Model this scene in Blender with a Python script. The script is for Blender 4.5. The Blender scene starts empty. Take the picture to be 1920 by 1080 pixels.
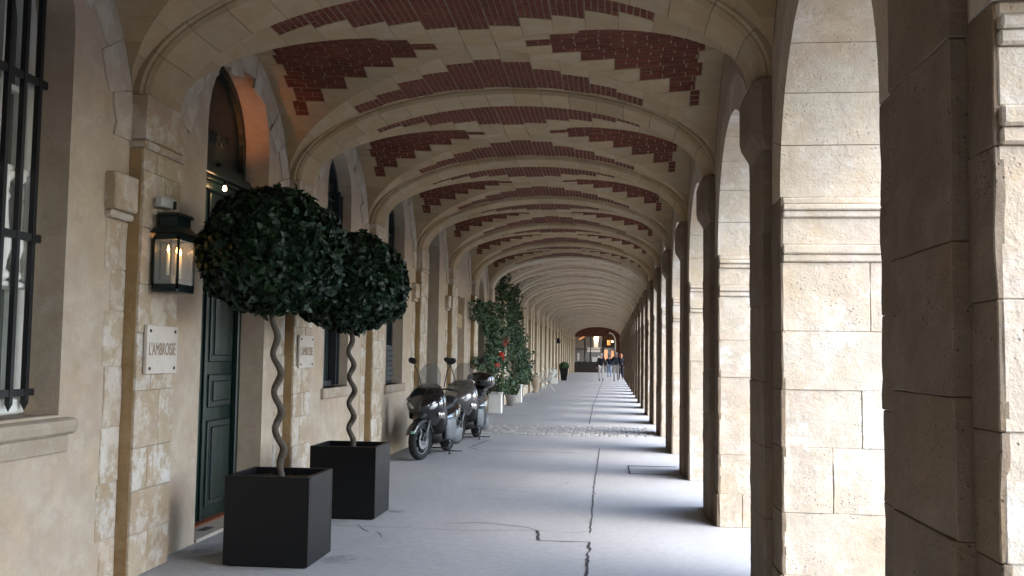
import bpy, bmesh, math, random
from math import sin, cos, pi, sqrt, radians, asin, atan2
from mathutils import Vector, Matrix, Euler, noise as mnoise
random.seed(7)
S = bpy.context.scene
COL = S.collection

# ------------------------------------------------------------------ camera
CAMH = 1.65
F, YAW, PIT, ROLL = 1839.3, .0999, .0677, .0135
cam_d = bpy.data.cameras.new("camera"); cam = bpy.data.objects.new("camera", cam_d); COL.objects.link(cam)
cam_d.sensor_width = 36; cam_d.lens = 36*F/1920; cam_d.clip_end = 2000; cam_d.clip_start = .05
fw = Vector((-sin(YAW)*cos(PIT), cos(YAW)*cos(PIT), sin(PIT)))
rr = Vector((cos(YAW), sin(YAW), 0)); uu = rr.cross(fw)
r2 = rr*cos(ROLL)+uu*sin(ROLL); u2 = -rr*sin(ROLL)+uu*cos(ROLL)
m3 = Matrix((r2, u2, -fw)).transposed()
cam.matrix_world = Matrix.Translation((0, 0, CAMH)) @ m3.to_4x4()
S.camera = cam
S.render.resolution_x, S.render.resolution_y = 1024, 576

# ------------------------------------------------------------------ world and sun (bright overcast, light from the square on the right)
SUN_EL, SUN_AZ = radians(48), radians(112)      # azimuth clockwise from +Y
W = bpy.data.worlds.new("World"); S.world = W; W.use_nodes = True
nt = W.node_tree; bg = nt.nodes["Background"]
sky = nt.nodes.new("ShaderNodeTexSky"); sky.sky_type = 'NISHITA'; sky.sun_disc = False
sky.sun_elevation = SUN_EL; sky.sun_rotation = SUN_AZ; sky.air_density = 1.0; sky.dust_density = 1.2; sky.ozone_density = 1.0
nt.links.new(sky.outputs[0], bg.inputs[0]); bg.inputs[1].default_value = .15
sun_d = bpy.data.lights.new("sun", 'SUN'); sun_d.energy = .6; sun_d.angle = radians(70); sun_d.color = (1, .97, .93)
sun = bpy.data.objects.new("sun", sun_d); COL.objects.link(sun)
sdir = Vector((sin(SUN_AZ)*cos(SUN_EL), cos(SUN_AZ)*cos(SUN_EL), sin(SUN_EL)))
sun.rotation_euler = sdir.to_track_quat('Z', 'Y').to_euler()
sun.location = sdir*60
S.view_settings.view_transform = 'Standard'; S.view_settings.look = 'None'
S.view_settings.exposure = 3.12; S.view_settings.gamma = 1
S.cycles.use_denoising = True
try: S.cycles.denoiser = 'OPENIMAGEDENOISE'
except Exception: pass
S.cycles.max_bounces = 10; S.cycles.diffuse_bounces = 4; S.cycles.glossy_bounces = 4
S.cycles.transmission_bounces = 8; S.cycles.transparent_max_bounces = 12
S.cycles.caustics_reflective = False; S.cycles.caustics_refractive = False
S.cycles.sample_clamp_indirect = 8

# ------------------------------------------------------------------ materials
class NB:
    def __init__(s, name):
        s.m = bpy.data.materials.new(name); s.m.use_nodes = True
        s.t = s.m.node_tree; s.b = s.t.nodes["Principled BSDF"]
    def n(s, typ, **kw):
        x = s.t.nodes.new(typ)
        for k, v in kw.items():
            if k.startswith('i_'): x.inputs[k[2:].replace('_', ' ')].default_value = v
            else: setattr(x, k, v)
        return x
    def l(s, a, b): s.t.links.new(a, b)
    def pos(s, rnd=0., stretch=(1, 1, 1)):
        g = s.n("ShaderNodeNewGeometry"); out = g.outputs["Position"]
        if rnd:
            oi = s.n("ShaderNodeObjectInfo"); mu = s.n("ShaderNodeVectorMath", operation='MULTIPLY_ADD')
            cb = s.n("ShaderNodeCombineXYZ")
            for i in range(3): s.l(oi.outputs["Random"], cb.inputs[i])
            s.l(cb.outputs[0], mu.inputs[0]); mu.inputs[1].default_value = (rnd, rnd*1.7, rnd*2.3); s.l(out, mu.inputs[2]); out = mu.outputs[0]
        if stretch != (1, 1, 1):
            v = s.n("ShaderNodeVectorMath", operation='MULTIPLY'); s.l(out, v.inputs[0]); v.inputs[1].default_value = stretch; out = v.outputs[0]
        return out
    def noise(s, vec, scale, detail=4, rough=.55, dist=0.):
        x = s.n("ShaderNodeTexNoise"); x.inputs["Scale"].default_value = scale; x.inputs["Detail"].default_value = detail
        x.inputs["Roughness"].default_value = rough; x.inputs["Distortion"].default_value = dist
        s.l(vec, x.inputs["Vector"]); return x.outputs["Fac"]
    def ramp(s, fac, *stops):
        x = s.n("ShaderNodeValToRGB"); e = x.color_ramp.elements
        while len(e) < len(stops): e.new(.5)
        for i, (p, c) in enumerate(stops):
            e[i].position = p; e[i].color = (c, c, c, 1) if isinstance(c, (int, float)) else (*c, 1)
        s.l(fac, x.inputs[0]); return x.outputs[0]
    def mix(s, fac, a, b, mode='MIX'):
        x = s.n("ShaderNodeMix", data_type='RGBA', blend_type=mode)
        for sock, v in ((x.inputs[0], fac), (x.inputs[6], a), (x.inputs[7], b)):
            if hasattr(v, 'links') or hasattr(v, 'is_linked'): s.l(v, sock)
            elif isinstance(v, (int, float)): sock.default_value = v
            else: sock.default_value = (*v, 1)
        return x.outputs[2]
    def bump(s, h, strength=.3, dist=.02):
        x = s.n("ShaderNodeBump"); x.inputs["Strength"].default_value = strength; x.inputs["Distance"].default_value = dist
        s.l(h, x.inputs["Height"]); s.l(x.outputs[0], s.b.inputs["Normal"])
    def col(s, c):
        if isinstance(c, tuple): s.b.inputs["Base Color"].default_value = (*c, 1)
        else: s.l(c, s.b.inputs["Base Color"])
    def set(s, **kw):
        for k, v in kw.items(): s.b.inputs[k.replace('_', ' ')].default_value = v
        return s.m
M = {}
def stone(name, base, light, dark, rnd=6., pits=.5, patch=.5, rough=.9, bumpd=.012, pitscale=38, tint=.12, ochre=0., grime=0., pth=.5):
    b = NB(name); p = b.pos(rnd)
    n1 = b.noise(p, 1.7, 6, .62, .4); n2 = b.noise(p, 7, 6, .65); n3 = b.noise(p, 60, 4, .7)
    c = b.mix(b.ramp(n1, (.36, 0.), (.64, 1.)), dark, base)
    c = b.mix(b.ramp(b.noise(p, 4.2, 10, .72, .12), (pth, 0.), (pth+.09, patch)), c, light)
    c = b.mix(b.ramp(n2, (.3, .35), (.7, 0.)), c, tuple(x*.62 for x in dark))
    if ochre:
        v1 = b.ramp(b.noise(p, 2.1, 7, .62), (.48, 0.), (.62, ochre)); c = b.mix(v1, c, (base[0]*.88, base[1]*.70, base[2]*.47))
        po = b.n("ShaderNodeVectorMath", operation='ADD'); b.l(p, po.inputs[0]); po.inputs[1].default_value = (31, 17, 5)
        v2 = b.ramp(b.noise(po.outputs[0], 2.6, 7, .65), (.50, 0.), (.64, ochre)); c = b.mix(v2, c, (base[0]*.80, base[1]*.68, base[2]*.66))
    if grime:
        pg = b.n("ShaderNodeVectorMath", operation='ADD'); b.l(p, pg.inputs[0]); pg.inputs[1].default_value = (7, 41, 19)
        vg = b.ramp(b.noise(pg.outputs[0], 3.0, 8, .72), (.585, 0.), (.68, grime)); c = b.mix(vg, c, (.20, .18, .16))
    oi = b.n("ShaderNodeObjectInfo")
    c = b.mix(tint*2, c, b.ramp(oi.outputs["Random"], (0., (.62, .55, .46)), (.5, (.95, .93, .9)), (1., (1.15, 1.1, 1.05))), 'MULTIPLY')
    v = b.n("ShaderNodeTexVoronoi"); v.inputs["Scale"].default_value = pitscale; b.l(p, v.inputs["Vector"])
    pit = b.ramp(v.outputs["Distance"], (.1, 1.), (.22, 0.))
    msk = b.ramp(b.noise(p, 4.5, 3), (.5, 0.), (.62, 1.))
    pm = b.n("ShaderNodeMath", operation='MULTIPLY'); b.l(pit, pm.inputs[0]); b.l(msk, pm.inputs[1])
    pm2 = b.n("ShaderNodeMath", operation='MULTIPLY'); b.l(pm.outputs[0], pm2.inputs[0]); pm2.inputs[1].default_value = pits
    c = b.mix(pm2.outputs[0], c, tuple(x*.3 for x in dark))
    c = b.mix(b.ramp(n3, (.35, .22), (.65, 0.)), c, tuple(x*.6 for x in base))
    b.col(c)
    h = b.n("ShaderNodeMath", operation='MULTIPLY_ADD'); b.l(n2, h.inputs[0]); h.inputs[1].default_value = 1.6
    h2 = b.n("ShaderNodeMath", operation='MULTIPLY_ADD'); b.l(n3, h2.inputs[0]); h2.inputs[1].default_value = .5
    h3 = b.n("ShaderNodeMath", operation='SUBTRACT'); b.l(h2.outputs[0], h3.inputs[0]); b.l(pm2.outputs[0], h3.inputs[1])
    b.l(n1, h.inputs[2]); b.l(h.outputs[0], h2.inputs[2])
    b.bump(h3.outputs[0], .7, bumpd)
    b.set(Roughness=rough, Specular_IOR_Level=.2); M[name] = b.m; return b.m
stone('pier_stone', (.55, .485, .395), (.67, .64, .585), (.49, .405, .30), rnd=0., pits=.7, patch=.85, tint=.035, ochre=.5, grime=.25, pth=.49)
stone('pier_stone_shaded', (.255, .205, .15), (.33, .28, .22), (.19, .145, .10), pits=.8, patch=.4, tint=.08, ochre=.5, grime=.3)  # darker brown copy of the pier stone, inner-side shade put into the colour
stone('wall_stone', (.45, .375, .285), (.61, .585, .54), (.37, .28, .18), pits=.6, patch=.95, bumpd=.018, tint=.05, ochre=.35, grime=.15, pth=.465)
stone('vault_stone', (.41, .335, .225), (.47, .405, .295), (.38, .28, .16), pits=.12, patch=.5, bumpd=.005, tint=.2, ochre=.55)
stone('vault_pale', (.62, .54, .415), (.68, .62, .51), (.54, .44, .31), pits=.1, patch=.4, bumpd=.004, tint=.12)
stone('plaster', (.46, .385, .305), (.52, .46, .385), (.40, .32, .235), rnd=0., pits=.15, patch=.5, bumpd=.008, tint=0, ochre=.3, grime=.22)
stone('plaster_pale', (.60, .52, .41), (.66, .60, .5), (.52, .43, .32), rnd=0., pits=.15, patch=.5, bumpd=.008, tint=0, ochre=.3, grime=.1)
stone('arch_plaster', (.50, .44, .36), (.60, .56, .49), (.42, .35, .27), pits=.2, patch=.7, bumpd=.016, tint=.05, grime=.15)
stone('impost_stone', (.42, .33, .21), (.50, .43, .32), (.30, .21, .11), pits=.5, patch=.4, bumpd=.012)
stone('sill_stone', (.42, .36, .28), (.5, .46, .4), (.34, .27, .2), pits=.3, patch=.4, bumpd=.006)
stone('plaque_stone', (.55, .49, .43), (.6, .55, .5), (.5, .44, .38), pits=.15, patch=.4, bumpd=.002, tint=.05)
stone('mortar', (.36, .29, .20), (.42, .36, .27), (.27, .21, .13), rnd=0., pits=.1, patch=.3, bumpd=.006, tint=0)
stone('mortar_gap', (.24, .18, .115), (.3, .24, .17), (.16, .115, .07), rnd=0., pits=.1, patch=.3, bumpd=.006, tint=0)
stone('old_strip', (.33, .22, .11), (.42, .33, .2), (.24, .15, .07), rnd=0, pits=.4, patch=.3, bumpd=.01, tint=0)
stone('cobble', (.40, .40, .39), (.48, .48, .47), (.33, .33, .32), rnd=9, pits=.2, patch=.3, bumpd=.004)
stone('threshold', (.42, .38, .32), (.5, .46, .4), (.36, .31, .25), rnd=0, pits=.2, patch=.3, bumpd=.003, tint=0)
def brickmat(name, c0, c1, c2):
    b = NB(name); p = b.pos(5.)
    n = b.noise(p, 30, 5, .7); oi = b.n("ShaderNodeObjectInfo")
    w = b.n("ShaderNodeTexWhiteNoise"); w.noise_dimensions = '3D'
    sn = b.n("ShaderNodeVectorMath", operation='SNAP'); g = b.n("ShaderNodeNewGeometry"); b.l(g.outputs["Position"], sn.inputs[0]); sn.inputs[1].default_value = (.23, .23, .07)
    b.l(sn.outputs[0], w.inputs["Vector"])
    c = b.mix(w.outputs["Value"], c0, c1); c = b.mix(b.ramp(n, (.45, 0.), (.75, .7)), c, c2)
    b.col(c); b.bump(n, .5, .004); M[name] = b.set(Roughness=.85, Specular_IOR_Level=.2)
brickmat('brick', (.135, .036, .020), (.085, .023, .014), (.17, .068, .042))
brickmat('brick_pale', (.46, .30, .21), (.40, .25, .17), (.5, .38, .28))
def simple(name, c, rough=.5, metal=0., spec=.5, nscale=0, namt=.3, bumpd=0, emit=None, es=0, coat=0, trans=0, alpha=1):
    b = NB(name)
    if nscale:
        p = b.pos(3.); n = b.noise(p, nscale, 5, .6)
        b.col(b.mix(b.ramp(n, (.3, 0.), (.7, 1.)), tuple(x*(1-namt) for x in c), tuple(min(1, x*(1+namt)) for x in c)))
        if bumpd: b.bump(n, .5, bumpd)
        r = b.ramp(n, (.2, max(0, rough-.12)), (.8, min(1, rough+.12))); b.l(r, b.b.inputs["Roughness"])
    else: b.col(c); b.b.inputs["Roughness"].default_value = rough
    b.b.inputs["Metallic"].default_value = metal; b.b.inputs["Specular IOR Level"].default_value = spec
    if emit: b.b.inputs["Emission Color"].default_value = (*emit, 1); b.b.inputs["Emission Strength"].default_value = es
    if coat: b.b.inputs["Coat Weight"].default_value = coat; b.b.inputs["Coat Roughness"].default_value = .05
    if trans: b.b.inputs["Transmission Weight"].default_value = trans
    if alpha < 1: b.b.inputs["Alpha"].default_value = alpha
    M[name] = b.m; return b.m
simple('planter_metal', (.0028, .0032, .0040), .40, 0, .30, 1.6, .15)
simple('soil', (.03, .02, .012), .95, 0, .1, 60, .6, .02)
simple('door_green', (.0025, .0125, .0105), .38, 0, .5, 14, .2)
simple('shutter_dark', (.012, .016, .02), .45, 0, .5, 12, .2)
simple('shutter_grey', (.075, .073, .066), .7, 0, .3, 6, .15)
simple('white_paint', (.72, .72, .68), .4, 0, .5, 10, .06)
simple('iron', (.012, .012, .014), .5, .2, .5, 40, .3, .002)
simple('lantern_metal', (.012, .022, .022), .4, .5, .5, 30, .3)
simple('dark_glass', (.02, .028, .026), .06, 0, .6)
simple('grey_glass', (.10, .115, .10), .12, 0, .6)
simple('clear_glass', (.75, .78, .78), .02, 0, .5, alpha=.16)
simple('lamp_glass', (.75, .78, .74), .05, 0, .5, alpha=.13)
simple('smoke_glass', (.10, .10, .10), .05, 0, .6, alpha=.55)
simple('candle_wax', (.75, .66, .5), .5, 0, .4)
simple('flame', (1, .7, .3), .5, emit=(1, .5, .14), es=2.2)
simple('bulb', (1, .8, .5), .5, emit=(1, .62, .3), es=9)
simple('gloss_black', (.008, .008, .009), .16, 0, .6, coat=1.)
simple('gloss_silver', (.22, .21, .20), .22, .75, .6, coat=1.)
simple('matte_black', (.014, .014, .015), .55, 0, .4, 40, .25)
simple('grey_plastic', (.11, .12, .13), .42, .2, .5, 20, .2)
simple('rubber', (.012, .012, .012), .8, 0, .3, 50, .2)
simple('chrome', (.6, .6, .6), .15, 1., .5)
simple('headlight', (.55, .57, .58), .08, .5, .6, coat=1.)
simple('seat_cover', (.55, .47, .42), .6, 0, .3, 25, .2)
simple('sticker', (.25, .65, .55), .5)
simple('number_white', (.7, .7, .68), .5)
simple('white_pot', (.70, .69, .65), .6, 0, .3, 8, .08)
simple('grey_pot', (.30, .29, .27), .7, 0, .3, 10, .2)
simple('bark', (.075, .062, .048), .8, 0, .2, 45, .4, .006)
simple('vine_bark', (.10, .075, .05), .9, 0, .2, 45, .4)
simple('red_petal', (.55, .035, .015), .6)
simple('skin', (.50, .30, .22), .55, 0, .4)
simple('hair_grey', (.45, .42, .38), .7); simple('hair_brown', (.08, .05, .03), .7); simple('hair_red', (.4, .16, .07), .7)
simple('jacket_black', (.012, .013, .018), .8, 0, .2, 30, .3)
simple('jacket_navy', (.014, .018, .034), .8, 0, .2, 30, .3)
simple('trousers_beige', (.52, .50, .46), .85, 0, .2, 30, .1)
simple('jeans_blue', (.28, .38, .50), .85, 0, .2, 30, .15)
simple('pink_cloth', (.55, .22, .2), .8); simple('shoe_dark', (.02, .018, .016), .6)
simple('backpack', (.03, .04, .055), .7)
simple('shop_wood', (.018, .012, .010), .4, 0, .5, 10, .3)
simple('shop_red', (.12, .035, .02), .5, 0, .4, 6, .3)
simple('shop_lit', (.6, .3, .1), .6, emit=(1, .36, .1), es=.12)
simple('shop_white', (.8, .8, .78), .6)
simple('shop_interior', (.10, .07, .05), .8, 0, .2, 3, .5)
simple('screw', (.06, .05, .045), .4, .8)
simple('letter', (.19, .12, .07), .8)
simple('letter_door', (.004, .018, .015), .5)
simple('doormat', (.16, .055, .03), .95, 0, .1, 80, .3)
simple('drain_iron', (.05, .05, .05), .6, .6)
simple('housing', (.38, .38, .36), .5)
def leafmat(name, c0, c1, c2, rough=.32, spec=.3):
    b = NB(name); g = b.n("ShaderNodeNewGeometry")
    c = b.ramp(g.outputs["Random Per Island"], (0., c0), (.6, c1), (1., c2))
    b.col(c); M[name] = b.set(Roughness=rough, Specular_IOR_Level=spec)
    b.b.inputs["Subsurface Weight"].default_value = 0
leafmat('laurel_leaf', (.005, .013, .007), (.008, .021, .010), (.014, .034, .013), .42, .22)
leafmat('vine_leaf', (.010, .028, .009), (.022, .052, .016), (.05, .095, .03), .5)
leafmat('box_leaf', (.02, .05, .015), (.035, .08, .025), (.05, .11, .035), .5)
# pavement: pale asphalt, worn, with stains
b = NB('asphalt'); p = b.pos(); ps = b.pos(0, (1, .35, 1))
n1 = b.noise(ps, .9, 6, .6, .5); n2 = b.noise(p, 14, 5, .7); n3 = b.noise(p, 220, 3, .7)
c = b.mix(b.ramp(n1, (.35, 0.), (.65, 1.)), (.36, .365, .372), (.44, .445, .452))
c = b.mix(b.ramp(n2, (.3, .75), (.62, 0.)), c, (.29, .295, .302))
c = b.mix(b.ramp(n3, (.35, .8), (.6, 0.)), c, (.22, .223, .228))
st = b.ramp(b.noise(p, 2.3, 5, .75, 1.), (.60, 0.), (.72, .55)); c = b.mix(st, c, (.25, .252, .256))
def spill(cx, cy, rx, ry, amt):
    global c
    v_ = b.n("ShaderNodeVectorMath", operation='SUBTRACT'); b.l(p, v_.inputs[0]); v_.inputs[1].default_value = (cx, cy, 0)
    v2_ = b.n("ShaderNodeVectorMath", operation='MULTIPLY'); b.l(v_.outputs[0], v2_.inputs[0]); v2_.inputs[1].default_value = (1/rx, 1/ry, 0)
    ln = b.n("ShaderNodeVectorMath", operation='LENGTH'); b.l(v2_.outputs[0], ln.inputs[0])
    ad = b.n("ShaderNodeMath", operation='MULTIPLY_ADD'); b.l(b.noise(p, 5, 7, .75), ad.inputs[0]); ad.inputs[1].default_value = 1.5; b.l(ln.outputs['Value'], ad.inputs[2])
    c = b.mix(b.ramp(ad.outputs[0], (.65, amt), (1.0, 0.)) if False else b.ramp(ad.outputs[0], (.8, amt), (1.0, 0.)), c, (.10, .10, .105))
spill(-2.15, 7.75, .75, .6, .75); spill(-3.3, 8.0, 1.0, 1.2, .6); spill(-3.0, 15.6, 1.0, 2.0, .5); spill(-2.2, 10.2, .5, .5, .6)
b.col(c); h = b.n("ShaderNodeMath", operation='MULTIPLY_ADD'); b.l(n3, h.inputs[0]); h.inputs[1].default_value = .5; b.l(n2, h.inputs[2])
b.bump(h.outputs[0], .5, .004); M['asphalt'] = b.set(Roughness=.8, Specular_IOR_Level=.3)
simple('crack', (.05, .05, .052), .95, 0, .1, 60, .4)
simple('stain', (.10, .10, .105), .9, 0, .1, 12, .3)
simple('road', (.10, .10, .105), .9, 0, .2, 30, .3)
simple('gravel', (.22, .20, .17), .95, 0, .1, 50, .25)

# ------------------------------------------------------------------ object helpers
def tag(o, label=None, cat=None, group=None, kind=None):
    if label: o["label"] = label
    if cat: o["category"] = cat
    if group: o["group"] = group
    if kind: o["kind"] = kind
    return o
def empty(name, loc=(0, 0, 0), rz=0):
    o = bpy.data.objects.new(name, None); COL.objects.link(o); o.location = loc; o.rotation_euler.z = rz
    o.empty_display_size = .1; return o
def link(name, me, parent=None, loc=(0, 0, 0), rz=0):
    o = bpy.data.objects.new(name, me); COL.objects.link(o); o.parent = parent; o.location = loc; o.rotation_euler.z = rz; return o
def mesh(name, V, Fc, mat, smooth=False):
    me = bpy.data.meshes.new(name); me.from_pydata(V, [], Fc)
    me.materials.append(M[mat]); me.validate()
    if smooth: me.polygons.foreach_set('use_smooth', [True]*len(me.polygons))
    me.update(); return me
class MB:
    """collects shapes for one mesh"""
    def __init__(s): s.V = []; s.F = []
    def add(s, V, Fc):
        k = len(s.V); s.V += [tuple(v) for v in V]; s.F += [tuple(i+k for i in f) for f in Fc]; return s
    def box(s, x0, x1, y0, y1, z0, z1, taper=0.):
        t = taper
        return s.add([(x0, y0, z0), (x1, y0, z0), (x1, y1, z0), (x0, y1, z0), (x0+t, y0+t, z1), (x1-t, y0+t, z1), (x1-t, y1-t, z1), (x0+t, y1-t, z1)],
                     [(0, 3, 2, 1), (4, 5, 6, 7), (0, 1, 5, 4), (1, 2, 6, 5), (2, 3, 7, 6), (3, 0, 4, 7)])
    def tube(s, pts, rad, n=8, cap=True):
        pts = [Vector(p) for p in pts]; rs = rad if isinstance(rad, (list, tuple)) else [rad]*len(pts)
        V = []; Fc = []; up = None
        for i, p in enumerate(pts):
            d = (pts[min(i+1, len(pts)-1)]-pts[max(i-1, 0)]).normalized()
            if up is None: up = Vector((0, 0, 1)) if abs(d.z) < .9 else Vector((1, 0, 0))
            a = d.cross(up).normalized(); bb = a.cross(d).normalized(); up = bb
            for j in range(n):
                t = 2*pi*j/n; V.append(p+(a*cos(t)+bb*sin(t))*rs[i])
        for i in range(len(pts)-1):
            for j in range(n): Fc.append((i*n+j, i*n+(j+1) % n, (i+1)*n+(j+1) % n, (i+1)*n+j))
        if cap: Fc += [tuple(range(n-1, -1, -1)), tuple(range((len(pts)-1)*n, len(pts)*n))]
        return s.add(V, Fc)
    def lathe(s, prof, n=20, c=(0, 0, 0), axis='z'):
        V = []; Fc = []
        for r, z in prof:
            for j in range(n):
                t = 2*pi*j/n; a, bb = r*cos(t), r*sin(t)
                V.append((c[0]+a, c[1]+bb, c[2]+z) if axis == 'z' else ((c[0]+z, c[1]+a, c[2]+bb) if axis == 'x' else (c[0]+a, c[1]+z, c[2]+bb)))
        for i in range(len(prof)-1):
            for j in range(n): Fc.append((i*n+j, i*n+(j+1) % n, (i+1)*n+(j+1) % n, (i+1)*n+j))
        Fc += [tuple(range(n-1, -1, -1)), tuple(range((len(prof)-1)*n, len(prof)*n))]
        return s.add(V, Fc)
    def loft(s, secs, n=20, ex=2.4, cap=True):
        """secs: (y, xc, zc, halfw, halfh) superellipse rings along y"""
        V = []; Fc = []
        for (y, xc, zc, w, h) in secs:
            for j in range(n):
                t = 2*pi*j/n; ct, st_ = cos(t), sin(t)
                V.append((xc+w*math.copysign(abs(ct)**(2/ex), ct), y, zc+h*math.copysign(abs(st_)**(2/ex), st_)))
        for i in range(len(secs)-1):
            for j in range(n): Fc.append((i*n+j, i*n+(j+1) % n, (i+1)*n+(j+1) % n, (i+1)*n+j))
        if cap: Fc += [tuple(range(n-1, -1, -1)), tuple(range((len(secs)-1)*n, len(secs)*n))]
        return s.add(V, Fc)
    def me(s, name, mat, smooth=False): return mesh(name, s.V, s.F, mat, smooth)
    def build(s, name, mat, parent=None, smooth=False, bevel=0., loc=(0, 0, 0), rz=0):
        me = s.me(name, mat, smooth)
        if bevel: bev(me, bevel)
        return link(name, me, parent, loc, rz)
def bev(me, w, seg=1):
    bm = bmesh.new(); bm.from_mesh(me); bmesh.ops.remove_doubles(bm, verts=bm.verts, dist=1e-5)
    bmesh.ops.bevel(bm, geom=[e for e in bm.edges if len(e.link_faces) == 2 and e.calc_face_angle(0) > .5], offset=w, segments=seg, affect='EDGES', profile=.5)
    bm.to_mesh(me); bm.free()
def rough_block(name, x0, x1, y0, y1, z0, z1, mat, amp=.006, bw=.012, cut=0, seed=0):
    """a weathered stone: bevelled box with uneven edges"""
    me = MB().box(x0, x1, y0, y1, z0, z1).me(name, mat); bm = bmesh.new(); bm.from_mesh(me)
    if cut: bmesh.ops.subdivide_edges(bm, edges=bm.edges[:], cuts=cut, use_grid_fill=True)
    bmesh.ops.bevel(bm, geom=[e for e in bm.edges if len(e.link_faces) == 2 and e.calc_face_angle(0) > .5], offset=bw, segments=1, affect='EDGES')
    o = Vector((seed*3.1, seed*1.7, seed*2.3))
    for v in bm.verts:
        v.co += Vector((mnoise.noise(v.co*6+o), mnoise.noise(v.co*6+o+Vector((9, 0, 0))), .4*mnoise.noise(v.co*6+o+Vector((0, 9, 0)))))*amp
        v.co += Vector((mnoise.noise(v.co*25+o), mnoise.noise(v.co*25+o+Vector((9, 0, 0))), 0))*amp*.5
    bm.to_mesh(me); bm.free(); return me
def leaves(name, mat, pts, size, parent, jitter=.6, droop=.2, seed=1, kind='stuff', label=None):
    """pts: (position, outward normal)"""
    rnd = random.Random(seed); V = []; Fc = []
    for p, nrm in pts:
        nrm = (nrm+Vector((rnd.gauss(0, 1), rnd.gauss(0, 1), rnd.gauss(0, 1)))*jitter).normalized()
        t = Vector((rnd.gauss(0, 1), rnd.gauss(0, 1), rnd.gauss(0, 1)-droop)); t = (t-nrm*t.dot(nrm))
        if t.length < 1e-3: continue
        t.normalize(); s_ = nrm.cross(t); L = size*rnd.uniform(.7, 1.25); w = L*.24
        a = p-t*L*.5; e = p+t*L*.5-nrm*L*.14; m1 = p-t*L*.12+nrm*L*.03; m2 = p+t*L*.2
        k = len(V)
        V += [a, m1-s_*w+nrm*L*.07, m2-s_*w*.85+nrm*L*.03, e, m2+s_*w*.85+nrm*L*.03, m1+s_*w+nrm*L*.07, m1, m2]
        Fc += [(k, k+6, k+1), (k+1, k+6, k+7, k+2), (k+2, k+7, k+3), (k, k+5, k+6), (k+5, k+4, k+7, k+6), (k+4, k+3, k+7)]
    o = link(name, mesh(name, [tuple(v) for v in V], Fc, mat, True), parent)
    tag(o, label, kind=kind); return o
def text_mesh(name, body, size, mat, parent, depth=.002, width=None):
    cu = bpy.data.curves.new(name, 'FONT'); cu.body = body; cu.size = size; cu.extrude = depth; cu.align_x = 'CENTER'; cu.align_y = 'CENTER'
    tmp = bpy.data.objects.new(name, cu); COL.objects.link(tmp); bpy.context.view_layer.update()
    me = bpy.data.meshes.new_from_object(tmp.evaluated_get(bpy.context.evaluated_depsgraph_get()))
    bpy.data.objects.remove(tmp); bpy.data.curves.remove(cu)
    if width:
        xs = [v.co.x for v in me.vertices]; k = width/(max(xs)-min(xs))
        for v in me.vertices: v.co.x *= k
    me.materials.clear(); me.materials.append(M[mat]); return link(name, me, parent)

# ------------------------------------------------------------------ layout constants (metres; Y runs down the arcade)
PITCH = 3.58
XWL, XPL = -3.53, -3.417            # left wall plane, left pilaster face
XWR, XPR, XCR = 1.063, 1.007, .93   # right pier inner face, pilaster face, corbel face
XOUT = 1.813                        # outer face of the piers
ZI = 3.534                          # impost height
SKEW = .055
YR1 = 7.155                         # centre of rib 1
def yrib(k): return YR1+PITCH*(k-1)
def ybay(k): return yrib(k)+PITCH/2
K0, K1 = -5, 26                     # ribs built
YEND = yrib(K1)-.1
def sk(x, y, z): return (x, y-SKEW*(x-XPL), z)

# ------------------------------------------------------------------ ground and pavement
g = MB().box(-200, 300, -200, 400, -.6, -.14).build('ground', 'gravel'); tag(g, kind='structure')
pv = MB().box(-4.6, 3.6, -30, YEND+8, -.13, 0.).build('pavement', 'asphalt'); tag(pv, kind='structure')
rd = MB().box(3.72, 11, -60, 200, -.139, -.11).build('road', 'road'); tag(rd, kind='structure')
kb = MB().box(3.605, 3.715, -30, YEND+8, -.138, .004).build('kerb', 'sill_stone', bevel=.01); tag(kb, kind='structure')
def crack(pts, w0, w1, seed, sub=14, wob=.035):
    rnd = random.Random(seed); P = []
    for (a, b_) in zip(pts[:-1], pts[1:]):
        a, b_ = Vector(a), Vector(b_); n = max(2, int((b_-a).length*sub))
        for i in range(n):
            q = a.lerp(b_, i/n); P.append(q+Vector((rnd.gauss(0, wob*.4)+wob*mnoise.noise(Vector((q.x*5, q.y*5, seed))), rnd.gauss(0, wob*.3), 0)))
    P.append(Vector(pts[-1])); V = []; Fc = []
    for i, q in enumerate(P):
        d = (P[min(i+1, len(P)-1)]-P[max(i-1, 0)]).normalized(); nn = Vector((-d.y, d.x)) if len(d) == 2 else Vector((-d.y, d.x, 0))
        w = rnd.uniform(w0, w1)*.5
        V += [(q.x+nn.x*w, q.y+nn.y*w, .004), (q.x-nn.x*w, q.y-nn.y*w, .004)]
    for i in range(len(P)-1): Fc.append((2*i, 2*i+1, 2*i+3, 2*i+2))
    return V, Fc
v3 = lambda L: [(x, y, 0) for x, y in L]
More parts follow.
